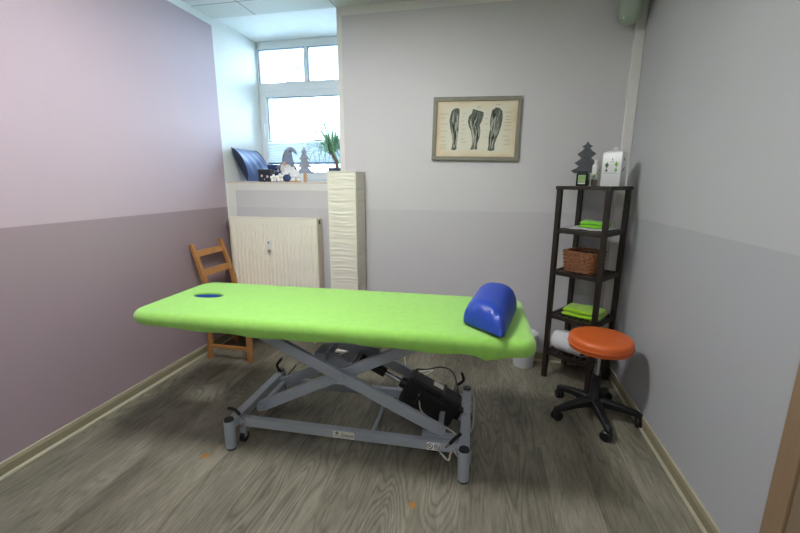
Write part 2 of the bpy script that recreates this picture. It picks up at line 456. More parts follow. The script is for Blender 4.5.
# ------------------------------------------------------------------ the room
WT = 0.12
mb = MB().box((XL - WT, YF - WT, -0.1), (XR + WT, D + 0.7, 0.0)); struct(mb, 'floor', 'floor')
mb = MB().box((XL - WT, YF - WT, H), (XR + WT, D, H + 0.1)); struct(mb, 'ceiling', 'ceiling')
mb = MB().box((XL - WT, YF - WT, 0), (XL, NY + 0.14, H + 0.1)); struct(mb, 'wall_left', 'wall_left')
mb = MB().box((XR, YF - WT, 0), (XR + WT, NY + 0.14, H + 0.1)); struct(mb, 'wall_right', 'wall_right')
mb = MB().box((XL, YF - WT, 0), (XR, YF, H + 0.1)); struct(mb, 'wall_front', M['wall_right'])
mb = MB()
mb.box((NX, D, 0), (XR, NY + 0.14, H + 0.1))
mb.box((XL, D, 0), (NX, NY + 0.14, SILL - 0.013))
struct(mb, 'wall_back', 'wall_back')
mb = MB().box((XL, D, H + 0.018), (NX, NY + 0.14, H + 0.1)); struct(mb, 'ceiling_recess', 'recess_paint')
# white painted borders framing the recess on the back wall
mb = MB().box((NX, D - 0.002, SILL - 0.013), (NX + 0.036, D, H - 0.055)); struct(mb, 'trim_1', 'white_paint')
mb = MB().box((XL, D - 0.002, SILL - 0.066), (NX + 0.036, D, SILL - 0.013)); struct(mb, 'trim_2', 'white_paint')
mb = MB().box((XL, D - 0.002, 0.07), (XL + 0.072, D, SILL - 0.066)); struct(mb, 'trim_3', 'white_paint')
# sill board
mb = MB().box((XL, D - 0.004, SILL - 0.013), (NX, NY, SILL), bev=0.003); struct(mb, 'sill', 'sill')
# pipe duct in the corner
mb = MB().box((XR - 0.058, D - 0.028, 0.068), (XR, D, H), bev=0.004); struct(mb, 'trim_4', 'white_paint')

def baseboard(name, a, b, nrm):
    a, b, nrm = Vector(a), Vector(b), Vector(nrm)
    prof = [(0, 0), (0.013, 0), (0.013, 0.052), (0.007, 0.064), (0, 0.066)]
    m_ = MB(); d = b - a
    m_.prism(prof, d, a, (nrm, (0, 0, 1)))
    o = struct(m_, name, 'skirting')
    m2 = MB(); m2.prism([(0.013, 0), (0.021, 0), (0.020, 0.008), (0.0145, 0.0145), (0.013, 0.0145)], d, a, (nrm, (0, 0, 1)))
    struct(m2, 'floor_bead', 'skirting_light', o)
    m3 = MB(); m3.prism([(0.0, 0.066), (0.0075, 0.0645), (0.0078, 0.069), (0.0, 0.070)], d, a, (nrm, (0, 0, 1)))
    struct(m3, 'top_bead', 'skirting_light', o)
baseboard('baseboard_left', (XL, YF, 0), (XL, D, 0), (1, 0, 0))
baseboard('baseboard_right', (XR, 1.245, 0), (XR, D, 0), (-1, 0, 0))
baseboard('baseboard_back', (XL, D, 0), (XR, D, 0), (0, -1, 0))

# door in the right wall, beech frame and leaf
door = MB()
door.box((XR - 0.016, 1.160, 0), (XR + 0.02, 1.234, 2.08), bev=0.003)
door.box((XR - 0.016, 0.230, 0), (XR + 0.02, 0.304, 2.08), bev=0.003)
door.box((XR - 0.016, 0.304, 2.006), (XR + 0.02, 1.160, 2.08), bev=0.003)
door = struct(door, 'door_1', 'beech_dark')
struct(MB().box((XR - 0.006, 0.304, 0.006), (XR + 0.02, 1.160, 2.006)), 'door_leaf', 'beech', door)
hd = MB().cyl((XR - 0.006, 0.37, 1.04), (XR - 0.05, 0.37, 1.04), 0.011); hd.cyl((XR - 0.05, 0.365, 1.04), (XR - 0.05, 0.49, 1.04), 0.010)
struct(hd, 'door_handle', 'chrome', door, smooth=True)

# ------------------------------------------------------------------ window at the back of the recess
WX0, WX1 = XL, NX
y0, y1 = NY, NY + 0.07
zb, zt = SILL, H + 0.018
w = MB()
w.box((WX0, y0, zb), (WX0 + 0.014, y1, zt)); w.box((WX1 - 0.032, y0, zb), (WX1, y1, zt))
w.box((WX0, y0, zt - 0.062), (WX1, y1, zt)); w.box((WX0, y0, zb), (WX1, y1, zb + 0.022))
w.box((WX0, y0, 2.105), (WX1, y1, 2.178))
win = struct(w, 'window_1', 'pvc', bev=0.003)
MXC = -1.604
struct(MB().box((MXC - 0.015, y0 + 0.002, 2.178), (MXC + 0.015, y1, zt - 0.062), bev=0.003), 'mullion', 'pvc', win)
sx0, sx1, sz0, sz1 = WX0 + 0.022, WX1 - 0.022, zb + 0.02, 2.112
gx0, gx1, gz0, gz1 = -2.005, -1.168, 1.392, 2.058
sa = MB()
sa.box((sx0, y0 - 0.012, sz0), (gx0, y1 - 0.01, sz1), bev=0.005); sa.box((gx1, y0 - 0.012, sz0), (sx1, y1 - 0.01, sz1), bev=0.005)
sa.box((gx0, y0 - 0.012, sz0), (gx1, y1 - 0.01, gz0), bev=0.005); sa.box((gx0, y0 - 0.012, gz1), (gx1, y1 - 0.01, sz1), bev=0.005)
struct(sa, 'sash', 'pvc', win)
gk = MB()
t_ = 0.006
for (a, b, c, d) in ((gx0, gx1, gz0, gz1), (WX0 + 0.014, MXC - 0.015, 2.178, zt - 0.062), (MXC + 0.015, WX1 - 0.032, 2.178, zt - 0.062)):
    gk.box((a, y0 + 0.004, c), (a + t_, y0 + 0.03, d)); gk.box((b - t_, y0 + 0.004, c), (b, y0 + 0.03, d))
    gk.box((a, y0 + 0.004, d - t_), (b, y0 + 0.03, d)); gk.box((a, y0 + 0.004, c), (b, y0 + 0.03, c + t_))
struct(gk, 'gasket', 'gasket', win)
for (a, b, c, d) in ((gx0, gx1, gz0, gz1), (WX0 + 0.014, MXC - 0.015, 2.178, zt - 0.062), (MXC + 0.015, WX1 - 0.032, 2.178, zt - 0.062)):
    struct(MB().box((a, y0 + 0.030, c), (b, y0 + 0.034, d)), 'pane', 'glass', win)
wh = MB().box((-2.036, y0 - 0.018, 1.765), (-2.012, y0 - 0.012, 1.835), bev=0.002)
wh.cyl((-2.024, y0 - 0.018, 1.815), (-2.024, y0 - 0.046, 1.815), 0.008); wh.bar((-2.024, y0 - 0.046, 1.825), (-2.024, y0 - 0.046, 1.715), 0.018, 0.012, (0, 1, 0), 0.004)
struct(wh, 'window_handle', 'pvc', win)

# pleated blind, drawn over the lower part of the pane
bl = thing('pleated_blind', (-1.586, y0 - 0.022, 1.475), 'white pleated blind drawn across the lower part of the window pane', 'blind')
zz = []; k = 0; z = 1.482
while z < 1.668: zz.append((y0 - 0.026 if k % 2 else y0 - 0.014, z)); z += 0.0095; k += 1
fb = MB()
vsA = [fb.bm.verts.new((gx0 + 0.002, y_, z_)) for y_, z_ in zz]; vsB = [fb.bm.verts.new((gx1 - 0.002, y_, z_)) for y_, z_ in zz]
for i in range(len(zz) - 1): fb.bm.faces.new((vsA[i], vsB[i], vsB[i + 1], vsA[i + 1]))
fb.build('pleats', 'blind', bl)
MB().box((gx0 - 0.006, y0 - 0.032, 1.468), (gx1 + 0.006, y0 - 0.0125, 1.484), bev=0.003).build('bottom_rail', 'blind_rail', bl)
MB().box((gx0 - 0.006, y0 - 0.032, 1.666), (gx1 + 0.006, y0 - 0.0125, 1.680), bev=0.003).build('top_rail', 'pvc', bl)

# ------------------------------------------------------------------ outside: paved yard and the house across it
struct(MB().box((-40, NY + 0.2, 0.7), (20, 45, 0.8)), 'ground', 'ground')
hs = thing('house', (-6.0, 14.0, 0.8), 'pale house with a sloping eave seen through the window pane', 'house')
a, b = Vector((-11.9, 20.9, 0)), Vector((-3.2, 9.4, 0))      # facade recedes to the left
d = (b - a).normalized(); n_ = Vector((d.y, -d.x, 0));
if n_.y > 0: n_ = -n_
hw = MB()
hw.prism([(-4, 0.8), ((b - a).length, 0.8), ((b - a).length, 5.0), (-4, 5.0)], -n_ * 7, a, (d, (0, 0, 1)))
hw.build('facade', 'house_wall', hs)
hr = MB()
hr.prism([(-0.45, 5.0), (-0.45, 5.14), (3.6, 7.2), (7.3, 5.14), (7.3, 5.0)], d * ((b - a).length + 4.6), a - d * 4.3, (-n_, (0, 0, 1)))
hr.build('roof', 'house_roof', hs)
gt = MB(); gt.prism([(0.0, 4.86), (0.14, 4.86), (0.14, 5.0), (0.0, 5.0)], d * ((b - a).length + 4.6), a - d * 4.3 + n_ * 0.45, (-n_, (0, 0, 1)))
gt.build('gutter', 'house_pane', hs)
for i in range(6):
    for zc in (2.0, 3.9):
        c = a + d * (0.8 + i * 2.25)
        f = MB(); f.prism([(0, zc - 0.65), (0.95, zc - 0.65), (0.95, zc + 0.65), (0, zc + 0.65)], n_ * 0.03, c, (d, (0, 0, 1)))
        f.build('house_window', 'house_pane', hs)

# ------------------------------------------------------------------ recessed ceiling lights (tile grid)
def ceiling_light(x, y, label, pm_='panel'):
    t = thing('ceiling_light', (x, y, H), label, 'light', group=None)
    f = MB(); s_, q = 0.215, 0.20
    for lo, hi in (((-s_, -s_), (s_, -q)), ((-s_, q), (s_, s_)), ((-s_, -q), (-q, q)), ((q, -q), (s_, q))):
        f.box((x + lo[0], y + lo[1], H - 0.008), (x + hi[0], y + hi[1], H))
    f.build('frame', 'alu', t)
    MB().box((x - q, y - q, H - 0.005), (x + q, y + q, H - 0.001)).build('diffuser', pm_, t)
LX = -1.72 + 0.625 * 1.5
ceiling_light(-0.88, 1.42, 'square light panel in the tiled ceiling above the couch')
ceiling_light(LX + 0.625, 2.68 - 0.625 * 5.5, 'square light panel in the tiled ceiling behind the viewpoint', 'panel_dim')

# ------------------------------------------------------------------ treatment couch
CX, CY = -0.62, 1.81
couch = thing('massage_table', (CX, CY, 0), 'scissor-lift massage table with lime green terry cover and grey steel base', 'massage table', R(1.4))
def outline(x0, x1, yy0, yy1, r, n=8, grow=0.0):
    """Rounded rectangle, counter-clockwise; r per corner (right-back, left-back, left-front, right-front)."""
    pts = []
    cs = ((x1 - r[0], yy1 - r[0], 0, r[0]), (x0 + r[1], yy1 - r[1], 90, r[1]), (x0 + r[2], yy0 + r[2], 180, r[2]), (x1 - r[3], yy0 + r[3], 270, r[3]))
    for cx, cy, a0, rr in cs:
        for k_ in range(n + 1):
            a_ = R(a0 + 90 * k_ / n)
            pts.append(Vector((cx + (rr + grow) * math.cos(a_), cy + (rr + grow) * math.sin(a_), 0)))
    # split the long sides so that soft bulges can be shaped
    out = []
    for i, p in enumerate(pts):
        q = pts[(i + 1) % len(pts)]
        L = (q - p).length; m_ = max(1, int(L / 0.045))
        for k_ in range(m_): out.append(p.lerp(q, k_ / m_))
    return out
X0, X1, Y0, Y1 = -1.062, 0.838, -0.318, 0.302
CR = (0.06, 0.10, 0.10, 0.06)
HC = (-0.850, 0.016)                                             # middle of the face hole
def slab(z_top, z_bot, grow, fillet, hole_scale, hole_bottom, wav, tuck):
    m_ = MB(); prof = [(-fillet, 0.0)]
    for k_ in range(1, 7):
        a_ = R(90 * k_ / 6); prof.append((-fillet + fillet * math.sin(a_), -fillet * (1 - math.cos(a_))))
    loops = []
    base = outline(X0, X1, Y0, Y1, CR)
    nb = len(base)
    zs = [z_top + p[1] for p in prof]; gs = [grow + p[0] for p in prof]
    for k_ in range(1, 5):
        zs.append(z_top - fillet - (z_top - fillet - z_bot) * k_ / 4); gs.append(grow - tuck * (k_ / 4) ** 2)
    zs.append(z_bot + 0.004); gs.append(grow - tuck - 0.02)
    for li, (zz_, g_) in enumerate(zip(zs, gs)):
        lp = []
        for p in outline(X0, X1, Y0, Y1, CR, grow=g_) if False else base:
            # offset each outline point along its outward direction
            q = p.copy()
            cx = min(max(p.x, X0 + 0.11), X1 - 0.11); cy = min(max(p.y, Y0 + 0.11), Y1 - 0.11)
            o_ = Vector((p.x - cx, p.y - cy, 0)); o_.normalize()
            q += o_ * g_
            t_z = zz_
            if li > 6 and wav:
                kk = (li - 6) / 5
                t_z += kk * (0.006 * math.sin(p.x * 9 + 1) + 0.004 * math.sin(p.x * 23 + p.y * 17))
                # loose hem sagging near the foot end
                t_z -= kk * 0.030 * math.exp(-((p.x - 0.650) / 0.045) ** 2) * (1 if p.y < -0.2 else 0)
                # taut, raised hem over the narrow head end
                t_z += kk * 0.042 * max(0.0, min(1.0, (X0 + 0.35 - p.x) / 0.35))
            q.z = t_z; lp.append(q)
        loops.append(lp)
    vs = m_.rings(loops, cap0=False, cap1=False)
    bm = m_.bm
    hn = 36; hole = []
    for zz_, s_ in ((z_top, 1.0), (z_top - 0.006, 0.965), (hole_bottom, 0.95)):
        hole.append([Vector((HC[0] + 0.092 * hole_scale * s_ * math.cos(2 * PI * k_ / hn), HC[1] + 0.048 * hole_scale * s_ * math.sin(2 * PI * k_ / hn), zz_)) for k_ in range(hn)])
    hv = m_.rings(hole, cap0=False, cap1=False)
    e1 = [bm.edges.get((vs[0][i], vs[0][(i + 1) % nb])) for i in range(nb)]
    e2 = [bm.edges.get((hv[0][i], hv[0][(i + 1) % hn])) for i in range(hn)]
    bmesh.ops.triangle_fill(bm, use_beauty=True, use_dissolve=False, edges=e1 + e2)
    return m_
up = slab(0.693, 0.669, -0.032, 0.018, 0.985, 0.640, False, 0.0)
uo = up.build('upholstery', 'blue_vinyl_dark', couch, local=True, smooth=True)
uo['label'] = 'blue upholstery showing inside the face hole'
cv = slab(0.700, 0.628, 0.004, 0.036, 1.0, 0.691, True, 0.004)
co = cv.build('cover', 'terry', couch, local=True, smooth=True, flat_angle=60)
co['label'] = 'lime green terry cover with a face hole'
bt = MB()
bt.box((X0 + 0.36, Y0 + 0.05, 0.612), (X1 - 0.08, Y1 - 0.05, 0.655))
bt.build('base_board', 'black', couch, local=True)
tf = MB()
for y_ in (-0.175, 0.165): tf.box((-0.62, y_ - 0.02, 0.575), (0.62, y_ + 0.02, 0.612), bev=0.003)
for x_ in (-0.62, 0.62): tf.box((x_ - 0.02, -0.195, 0.575), (x_ + 0.02, 0.185, 0.612), bev=0.003)
tf.build('top_frame', 'steel', couch, local=True)

BX0, BX1, BY0, BY1 = -0.580, 0.572, -0.276, 0.262
for x_, y_ in ((BX0, BY0), (BX1, BY0), (BX0, BY1), (BX1, BY1)):
    lg = MB().cyl((x_, y_, 0.010), (x_, y_, 0.156), 0.0265, n=28).build('leg', 'steel', couch, local=True, smooth=True)
    MB().cyl((x_, y_, 0.154), (x_, y_, 0.163), 0.0255, 0.022, n=28).build('end_cap', 'black', lg, local=True, smooth=True)
    MB().cyl((x_, y_, 0.0), (x_, y_, 0.012), 0.024, 0.0265, n=28).build('foot', 'black', lg, local=True, smooth=True)
for x_ in (BX0, BX1):
    MB().box((x_ - 0.024, BY0 + 0.018, 0.104), (x_ + 0.024, BY1 - 0.018, 0.150), bev=0.004).build('end_beam', 'steel', couch, local=True)
RY = BY0 + 0.068
MB().box((BX0 + 0.02, RY - 0.016, 0.092), (BX1 - 0.02, RY + 0.016, 0.140), bev=0.004).build('side_rail', 'steel', couch, local=True)
MB().box((BX0 + 0.02, -RY - 0.016, 0.092), (BX1 - 0.02, -RY + 0.016, 0.140), bev=0.004).build('side_rail', 'steel', couch, local=True)

def arm(a_, b_, y_, w_=0.024, h_=0.056):
    m_ = MB(); m_.bar((a_[0], y_, a_[1]), (b_[0], y_, b_[1]), w_, h_, (0, 1, 0), 0.004) if False else None
    A, B = Vector((a_[0], y_, a_[1])), Vector((b_[0], y_, b_[1]))
    m_.bar(A, B, h_, w_, (0, 1, 0), 0.004)
    m_.cyl(A + Vector((0, -w_ / 2, 0)), A + Vector((0, w_ / 2, 0)), h_ / 2 - 0.002, n=20)
    m_.cyl(B + Vector((0, -w_ / 2, 0)), B + Vector((0, w_ / 2, 0)), h_ / 2 - 0.002, n=20)
    return m_.build('scissor_arm', 'steel', couch, local=True)
A1 = ((-0.42, 0.578), (0.455, 0.170))
A2 = ((-0.485, 0.158), (0.345, 0.575))
for s_ in (-1, 1):
    ar = arm(A1[0], A1[1], s_ * 0.172); arm(A2[0], A2[1], s_ * 0.128)
px = -0.012; pz = 0.389
pv = MB().cyl((px, -0.187, pz), (px, 0.187, pz), 0.011, n=18)
pv.cyl((px, -0.192, pz), (px, -0.184, pz), 0.016, n=6)
pv.build('pivot_tube', 'steel', couch, local=True, smooth=True)
for cx_, cz_, hy_ in ((A2[0][0], A2[0][1], 0.16), (A1[1][0], A1[1][1], 0.19), (A2[1][0] - 0.02, A2[1][1] - 0.01, 0.16), (A1[0][0], A1[0][1], 0.19)):
    MB().cyl((cx_, -hy_, cz_), (cx_, hy_, cz_), 0.014).build('cross_tube', 'steel', couch, local=True, smooth=True)
lk = MB().box((-0.19, -0.105, 0.425), (-0.13, 0.105, 0.475), bev=0.005)
lk.bar((-0.155, 0.09, 0.45), (0.10, 0.09, 0.40), 0.05, 0.02, (0, 1, 0), 0.003)
lk.bar((-0.155, -0.06, 0.45), (0.02, -0.06, 0.375), 0.05, 0.02, (0, 1, 0), 0.003)
lk.build('lift_bracket', 'steel', couch, local=True)
for s_ in (-1, 1):                                              # track in which the foot of the crossed arms rolls
    MB().box((0.37, s_ * 0.172 - 0.018, 0.122), (0.545, s_ * 0.172 + 0.018, 0.148), bev=0.003).build('arm_bracket', 'steel', couch, local=True)
MB().cyl((0.118, -0.20, 0.085), (0.118, 0.20, 0.085), 0.011).build('foot_bar', 'steel', couch, local=True, smooth=True)

# actuator
ax0, ax1 = Vector((0.035, 0.03, 0.385)), Vector((0.535, 0.03, 0.140))
dv = (ax1 - ax0).normalized()
act = MB()
side = Vector((0, 1, 0)); nrm_ = dv.cross(side).normalized()
if nrm_.z < 0: nrm_ = -nrm_
mA, mB = ax0 + dv * 0.245, ax1 - dv * 0.02
act.bar(mA, mB, 0.105, 0.15, nrm_, 0.010)
act.bar(mA + dv * 0.08 + Vector((0, -0.055, 0)), mB - dv * 0.06 + Vector((0, -0.055, 0)), 0.03, 0.095, nrm_, 0.008)
act.bar(mA + dv * 0.012, mA + dv * 0.03, 0.115, 0.158, nrm_, 0.003)
act.bar(mB - dv * 0.11, mB - dv * 0.09, 0.115, 0.158, nrm_, 0.003)
act.bar(mB - dv * 0.03, mB + dv * 0.035, 0.05, 0.06, nrm_, 0.006)
motor = act.build('motor', 'motor', couch, local=True)
st = MB(); sc_ = mA + dv * 0.155 + nrm_ * 0.0755 + Vector((0, 0.015, 0))
st.bar(sc_ - dv * 0.028, sc_ + dv * 0.028, 0.042, 0.0016, nrm_)
st.build('rating_plate', 'sticker', motor, local=True)
ro = MB().cyl(ax0 + dv * 0.10, ax0 + dv * 0.26, 0.0145, n=20).build('piston_rod', 'chrome', couch, local=True, smooth=True)
sl = MB().cyl(ax0 - dv * 0.02, ax0 + dv * 0.125, 0.026, n=20); sl.bar(ax0 - dv * 0.03, ax0 + dv * 0.12, 0.062, 0.03, nrm_, 0.004)
sl.cyl(ax0 + dv * 0.215, ax0 + dv * 0.25, 0.028, 0.03, n=20)
sl.build('piston_sleeve', 'black', couch, local=True, smooth=True)
MB().bar(ax1, Vector((0.572, 0.03, 0.127)), 0.05, 0.05, (0, 0, 1), 0.004).build('motor_bracket', 'steel', couch, local=True)
MB().box((0.30, 0.02, 0.06), (0.345, 0.10, 0.095), bev=0.004).build('junction_box', 'sticker', couch, local=True)

# castors and brake levers at the four corners
for x_, y_, sx, sy in ((BX0, BY0, 1, 1), (BX1, BY0, 1, 1), (BX0, BY1, 1, -1), (BX1, BY1, -1, -1)):
    cx_, cy_ = x_ + 0.033 * (1 if x_ < 0 else 0.6), y_ + sy * 0.062
    cw = MB().cyl((cx_ - 0.011, cy_, 0.027), (cx_ + 0.011, cy_, 0.027), 0.027, n=24)
    wheel = cw.build('castor', 'black', couch, local=True, smooth=True)
    MB().box((cx_ - 0.014, cy_ - 0.010, 0.027), (cx_ + 0.014, cy_ + 0.010, 0.105), bev=0.003).build('fork', 'steel', wheel, local=True)
def lever(p0, p1, p2, p3):
    m_ = MB().tube(smoothcurve([p0, p1], 3), 0.0065, 10); lv = m_.build('brake_lever', 'chrome', couch, local=True, smooth=True)
    MB().tube(smoothcurve([p1, p2, p3], 6), 0.0085, 10).build('grip', 'black', lv, local=True, smooth=True)
lever((BX0 + 0.055, BY0 + 0.055, 0.120), (BX0 + 0.030, BY0 + 0.045, 0.162), (BX0 + 0.008, BY0 + 0.040, 0.190), (BX0 - 0.028, BY0 + 0.040, 0.193))
lever((BX0 + 0.040, BY1 - 0.040, 0.120), (BX0 + 0.022, BY1 - 0.035, 0.165), (BX0 - 0.006, BY1 - 0.035, 0.205), (BX0 + 0.030, BY1 - 0.035, 0.255))
lever((BX1 - 0.075, BY1 - 0.030, 0.120), (BX1 - 0.055, BY1 - 0.030, 0.190), (BX1 - 0.022, BY1 - 0.030, 0.222), (BX1 - 0.034, BY1 - 0.030, 0.268))
lever((BX1 - 0.085, BY0 + 0.052, 0.120), (BX1 - 0.066, BY0 + 0.050, 0.142), (BX1 - 0.042, BY0 + 0.052, 0.172), (BX1 - 0.018, BY0 + 0.056, 0.196))
MB().tube([(BX0 + 0.035, BY0 + 0.035, 0.10), (BX0 + 0.085, BY0 + 0.12, 0.135)], 0.006, 8).build('brake_link', 'chrome', couch, local=True, smooth=True)
MB().tube([(BX0 + 0.05, BY1 - 0.05, 0.13), (BX0 + 0.115, BY1 - 0.02, 0.21)], 0.004, 8).build('brake_link', 'cable_dark', couch, local=True, smooth=True)

# cables
def cable(pts, r, m_, name='cable'):
    return MB().tube(smoothcurve(pts, 8), r, 8).build(name, m_, couch, local=True, smooth=True)
cable([(0.335, -0.03, 0.26), (0.345, -0.05, 0.19), (0.39, -0.09, 0.175), (0.47, -0.14, 0.17), (0.53, -0.17, 0.155), (0.535, -0.19, 0.152)], 0.0038, 'cable')
cable([(0.452, BY0 + 0.042, 0.118), (0.475, BY0 + 0.040, 0.085), (0.503, BY0 + 0.036, 0.066), (0.510, BY0 + 0.036, 0.098), (0.520, BY0 + 0.040, 0.128)], 0.0045, 'cable', 'safety_hook')
cable([(0.515, BY0 + 0.075, 0.135), (0.53, BY0 + 0.045, 0.105), (0.545, BY0 + 0.03, 0.098), (0.56, BY0 + 0.04, 0.11)], 0.0035, 'cable')
cable([(0.54, 0.02, 0.20), (0.50, 0.14, 0.30), (0.43, 0.17, 0.32), (0.36, 0.14, 0.315), (0.30, 0.09, 0.335)], 0.0035, 'cable_dark')
cable([(0.49, 0.06, 0.22), (0.50, 0.15, 0.26), (0.47, 0.18, 0.30), (0.455, 0.13, 0.29)], 0.0035, 'cable')
cable([(BX1 + 0.018, BY1 + 0.006, 0.155), (BX1 + 0.040, BY1 - 0.02, 0.11), (BX1 + 0.042, BY1 - 0.09, 0.04), (BX1 + 0.036, BY1 - 0.15, 0.006), (BX1 + 0.02, BY1 - 0.2, 0.005)], 0.0035, 'cable')
cable([(0.245, 0.04, 0.30), (0.235, 0.10, 0.20), (0.25, 0.14, 0.11), (0.275, 0.13, 0.075), (0.31, 0.08, 0.075)], 0.003, 'cable_dark')
cable([(0.28, 0.05, 0.085), (0.24, 0.16, 0.03), (0.12, 0.34, 0.004), (0.16, 0.55, 0.004), (0.27, 0.66, 0.004), (0.33, 0.75, 0.004), (0.22, 0.70, 0.004), (0.14, 0.74, 0.004), (0.08, 0.95, 0.004), (0.02, 1.065, 0.03)], 0.0035, 'cable', 'power_cable')

# stickers on the front rail
def rail_pt(x_, z_, out=0.0): return Vector((x_, RY - 0.0165 - out, z_))
rot_txt = couch.matrix_basis @ Matrix(((1, 0, 0, 0), (0, 0, -1, 0), (0, 1, 0, 0), (0, 0, 0, 1)))
def on_rail(x_, z_, out): return couch.matrix_basis @ Matrix.Translation(rail_pt(x_, z_, out)) @ Matrix(((1, 0, 0, 0), (0, 0, -1, 0), (0, 1, 0, 0), (0, 0, 0, 1)))
lab = MB(); lab.box((-0.058, RY - 0.0172, 0.097), (0.048, RY - 0.0155, 0.133)); lab = lab.build('maker_label', 'sticker', couch, local=True)
lf = MB()
for k_ in range(5):
    a_ = R(90 + 72 * k_); c_ = rail_pt(-0.038 + 0.005 * math.cos(a_), 0.122 + 0.005 * math.sin(a_), 0.0008)
    lf.sph(c_, 0.004, 8, (1, 0.15, 1))
lf.build('emblem', 'ink_green', lab, local=True)
MB().box((-0.052, RY - 0.0178, 0.106), (-0.016, RY - 0.0168, 0.1075)).build('printed_line', 'ink', lab, local=True)
MB().box((-0.0135, RY - 0.0178, 0.101), (-0.0120, RY - 0.0168, 0.130)).build('printed_line', 'ink', lab, local=True)
text_mesh('Gesat', 0.024, 0.0003, on_rail(0.017, 0.114, 0.001), 'lettering', 'ink', lab)
l2 = MB(); l2.box((0.400, RY - 0.0172, 0.096), (0.462, RY - 0.0155, 0.134)); l2 = l2.build('warning_sticker', 'sticker_white', couch, local=True)
for c_ in (0.415, 0.447):
    g = MB(); ring = [rail_pt(c_ + 0.0125 * math.cos(2 * PI * k_ / 24), 0.115 + 0.0125 * math.sin(2 * PI * k_ / 24), 0.0009) for k_ in range(24)]
    g.tube(ring, 0.0016, 6, closed=True)
    g.bar(rail_pt(c_ - 0.008, 0.122, 0.0009), rail_pt(c_ + 0.008, 0.108, 0.0009), 0.003, 0.001, (0, 1, 0))
    g.bar(rail_pt(c_ - 0.006, 0.111, 0.0009), rail_pt(c_ + 0.002, 0.119, 0.0009), 0.003, 0.001, (0, 1, 0))
    g.build('pictogram', 'ink', l2, local=True)

# ------------------------------------------------------------------ blue half-round bolster on the couch
bz = 0.7015
bo = thing('bolster', (0.050, 1.795, bz), 'royal blue vinyl half-round bolster on the foot end of the green couch', 'bolster', R(-10.7))
def d_section(w_, h_, n=48):
    pts = []
    for k_ in range(n):
        t = 2 * PI * k_ / n
        c_, s_ = math.cos(t), math.sin(t)
        if s_ >= 0: pts.append((w_ / 2 * math.copysign(abs(c_) ** 0.80, c_), h_ * (0.16 + 0.84 * abs(s_) ** 0.86)))
        else: pts.append((w_ / 2 * math.copysign(abs(c_) ** 0.35, c_), h_ * 0.16 * (1 - abs(s_) ** 0.30)))
    return pts
BW, BH_ = 0.198, 0.145
sec = d_section(BW, BH_); loops = []
NS = 40
for i in range(NS + 1):
    e_ = math.sin((-1 + 2 * i / NS) * PI / 2)
    f = max((1 - abs(e_) ** 8.0) ** 0.5, 0.0)
    fz = max((1 - abs(e_) ** (8.0 if e_ < 0 else 7.0)) ** (0.58 if e_ < 0 else 0.5), 0.03) * (1 - 0.125 * (1 - e_))
    lp = []
    for (x_, z_) in sec:
        k_ = x_ / BW + 0.5
        y_a, y_b = -0.172 - 0.112 * k_, 0.165                     # the near end is skewed
        y_ = y_a + (y_b - y_a) * (e_ + 1) / 2
        pk = max(0.0, abs(e_) - 0.80) / 0.20
        zz_ = 0.016 + (z_ - 0.016) * fz
        zz_ += 0.0075 * pk * (1 - pk) * 4 * math.sin(x_ * 190) * (z_ > 0.05)
        lp.append(Vector((x_ * (0.84 + 0.16 * f), y_, zz_)))
    loops.append(lp)
bb = MB(); bb.rings(loops)
bb.build('cushion', 'blue_vinyl', bo, local=True, smooth=True, flat_angle=80)

# ------------------------------------------------------------------ orange stool
SX, SY = 0.654, 2.215
stl = thing('stool', (SX, SY, 0), 'round orange vinyl stool on a black five-star castor base', 'stool')
SZ = 0.024
seat = MB().lathe((SX, SY, SZ), [(0.0, 0.392), (0.142, 0.392), (0.158, 0.396), (0.1605, 0.406), (0.1620, 0.415), (0.1650, 0.419), (0.1620, 0.423), (0.1640, 0.440), (0.1605, 0.455), (0.150, 0.464), (0.132, 0.4675), (0.07, 0.469), (0.0, 0.4695)], 56)
sto = seat.build('seat', 'orange', stl, smooth=True, flat_angle=60)
MB().tube([(SX + 0.1640 * math.cos(2 * PI * k_ / 56), SY + 0.1640 * math.sin(2 * PI * k_ / 56), SZ + 0.419) for k_ in range(56)], 0.0035, 8, closed=True).build('piping', 'orange_seam', sto, smooth=True)
pl = MB().cyl((SX, SY, 0.404), (SX, SY, 0.417), 0.095, n=32)
pl.bar((SX - 0.03, SY - 0.02, 0.402), (SX - 0.115, SY - 0.075, 0.398), 0.014, 0.010, (0, 0, 1), 0.003)
pl.build('lift_lever', 'black', stl)
MB().cyl((SX, SY, 0.25), (SX, SY, 0.408), 0.0145, n=24).build('piston', 'chrome', stl, smooth=True)
MB().lathe((SX, SY, 0), [(0.0, 0.07), (0.034, 0.07), (0.034, 0.12), (0.026, 0.13), (0.0245, 0.255), (0.016, 0.26), (0.0, 0.26)], 28).build('column', 'black', stl, smooth=True)
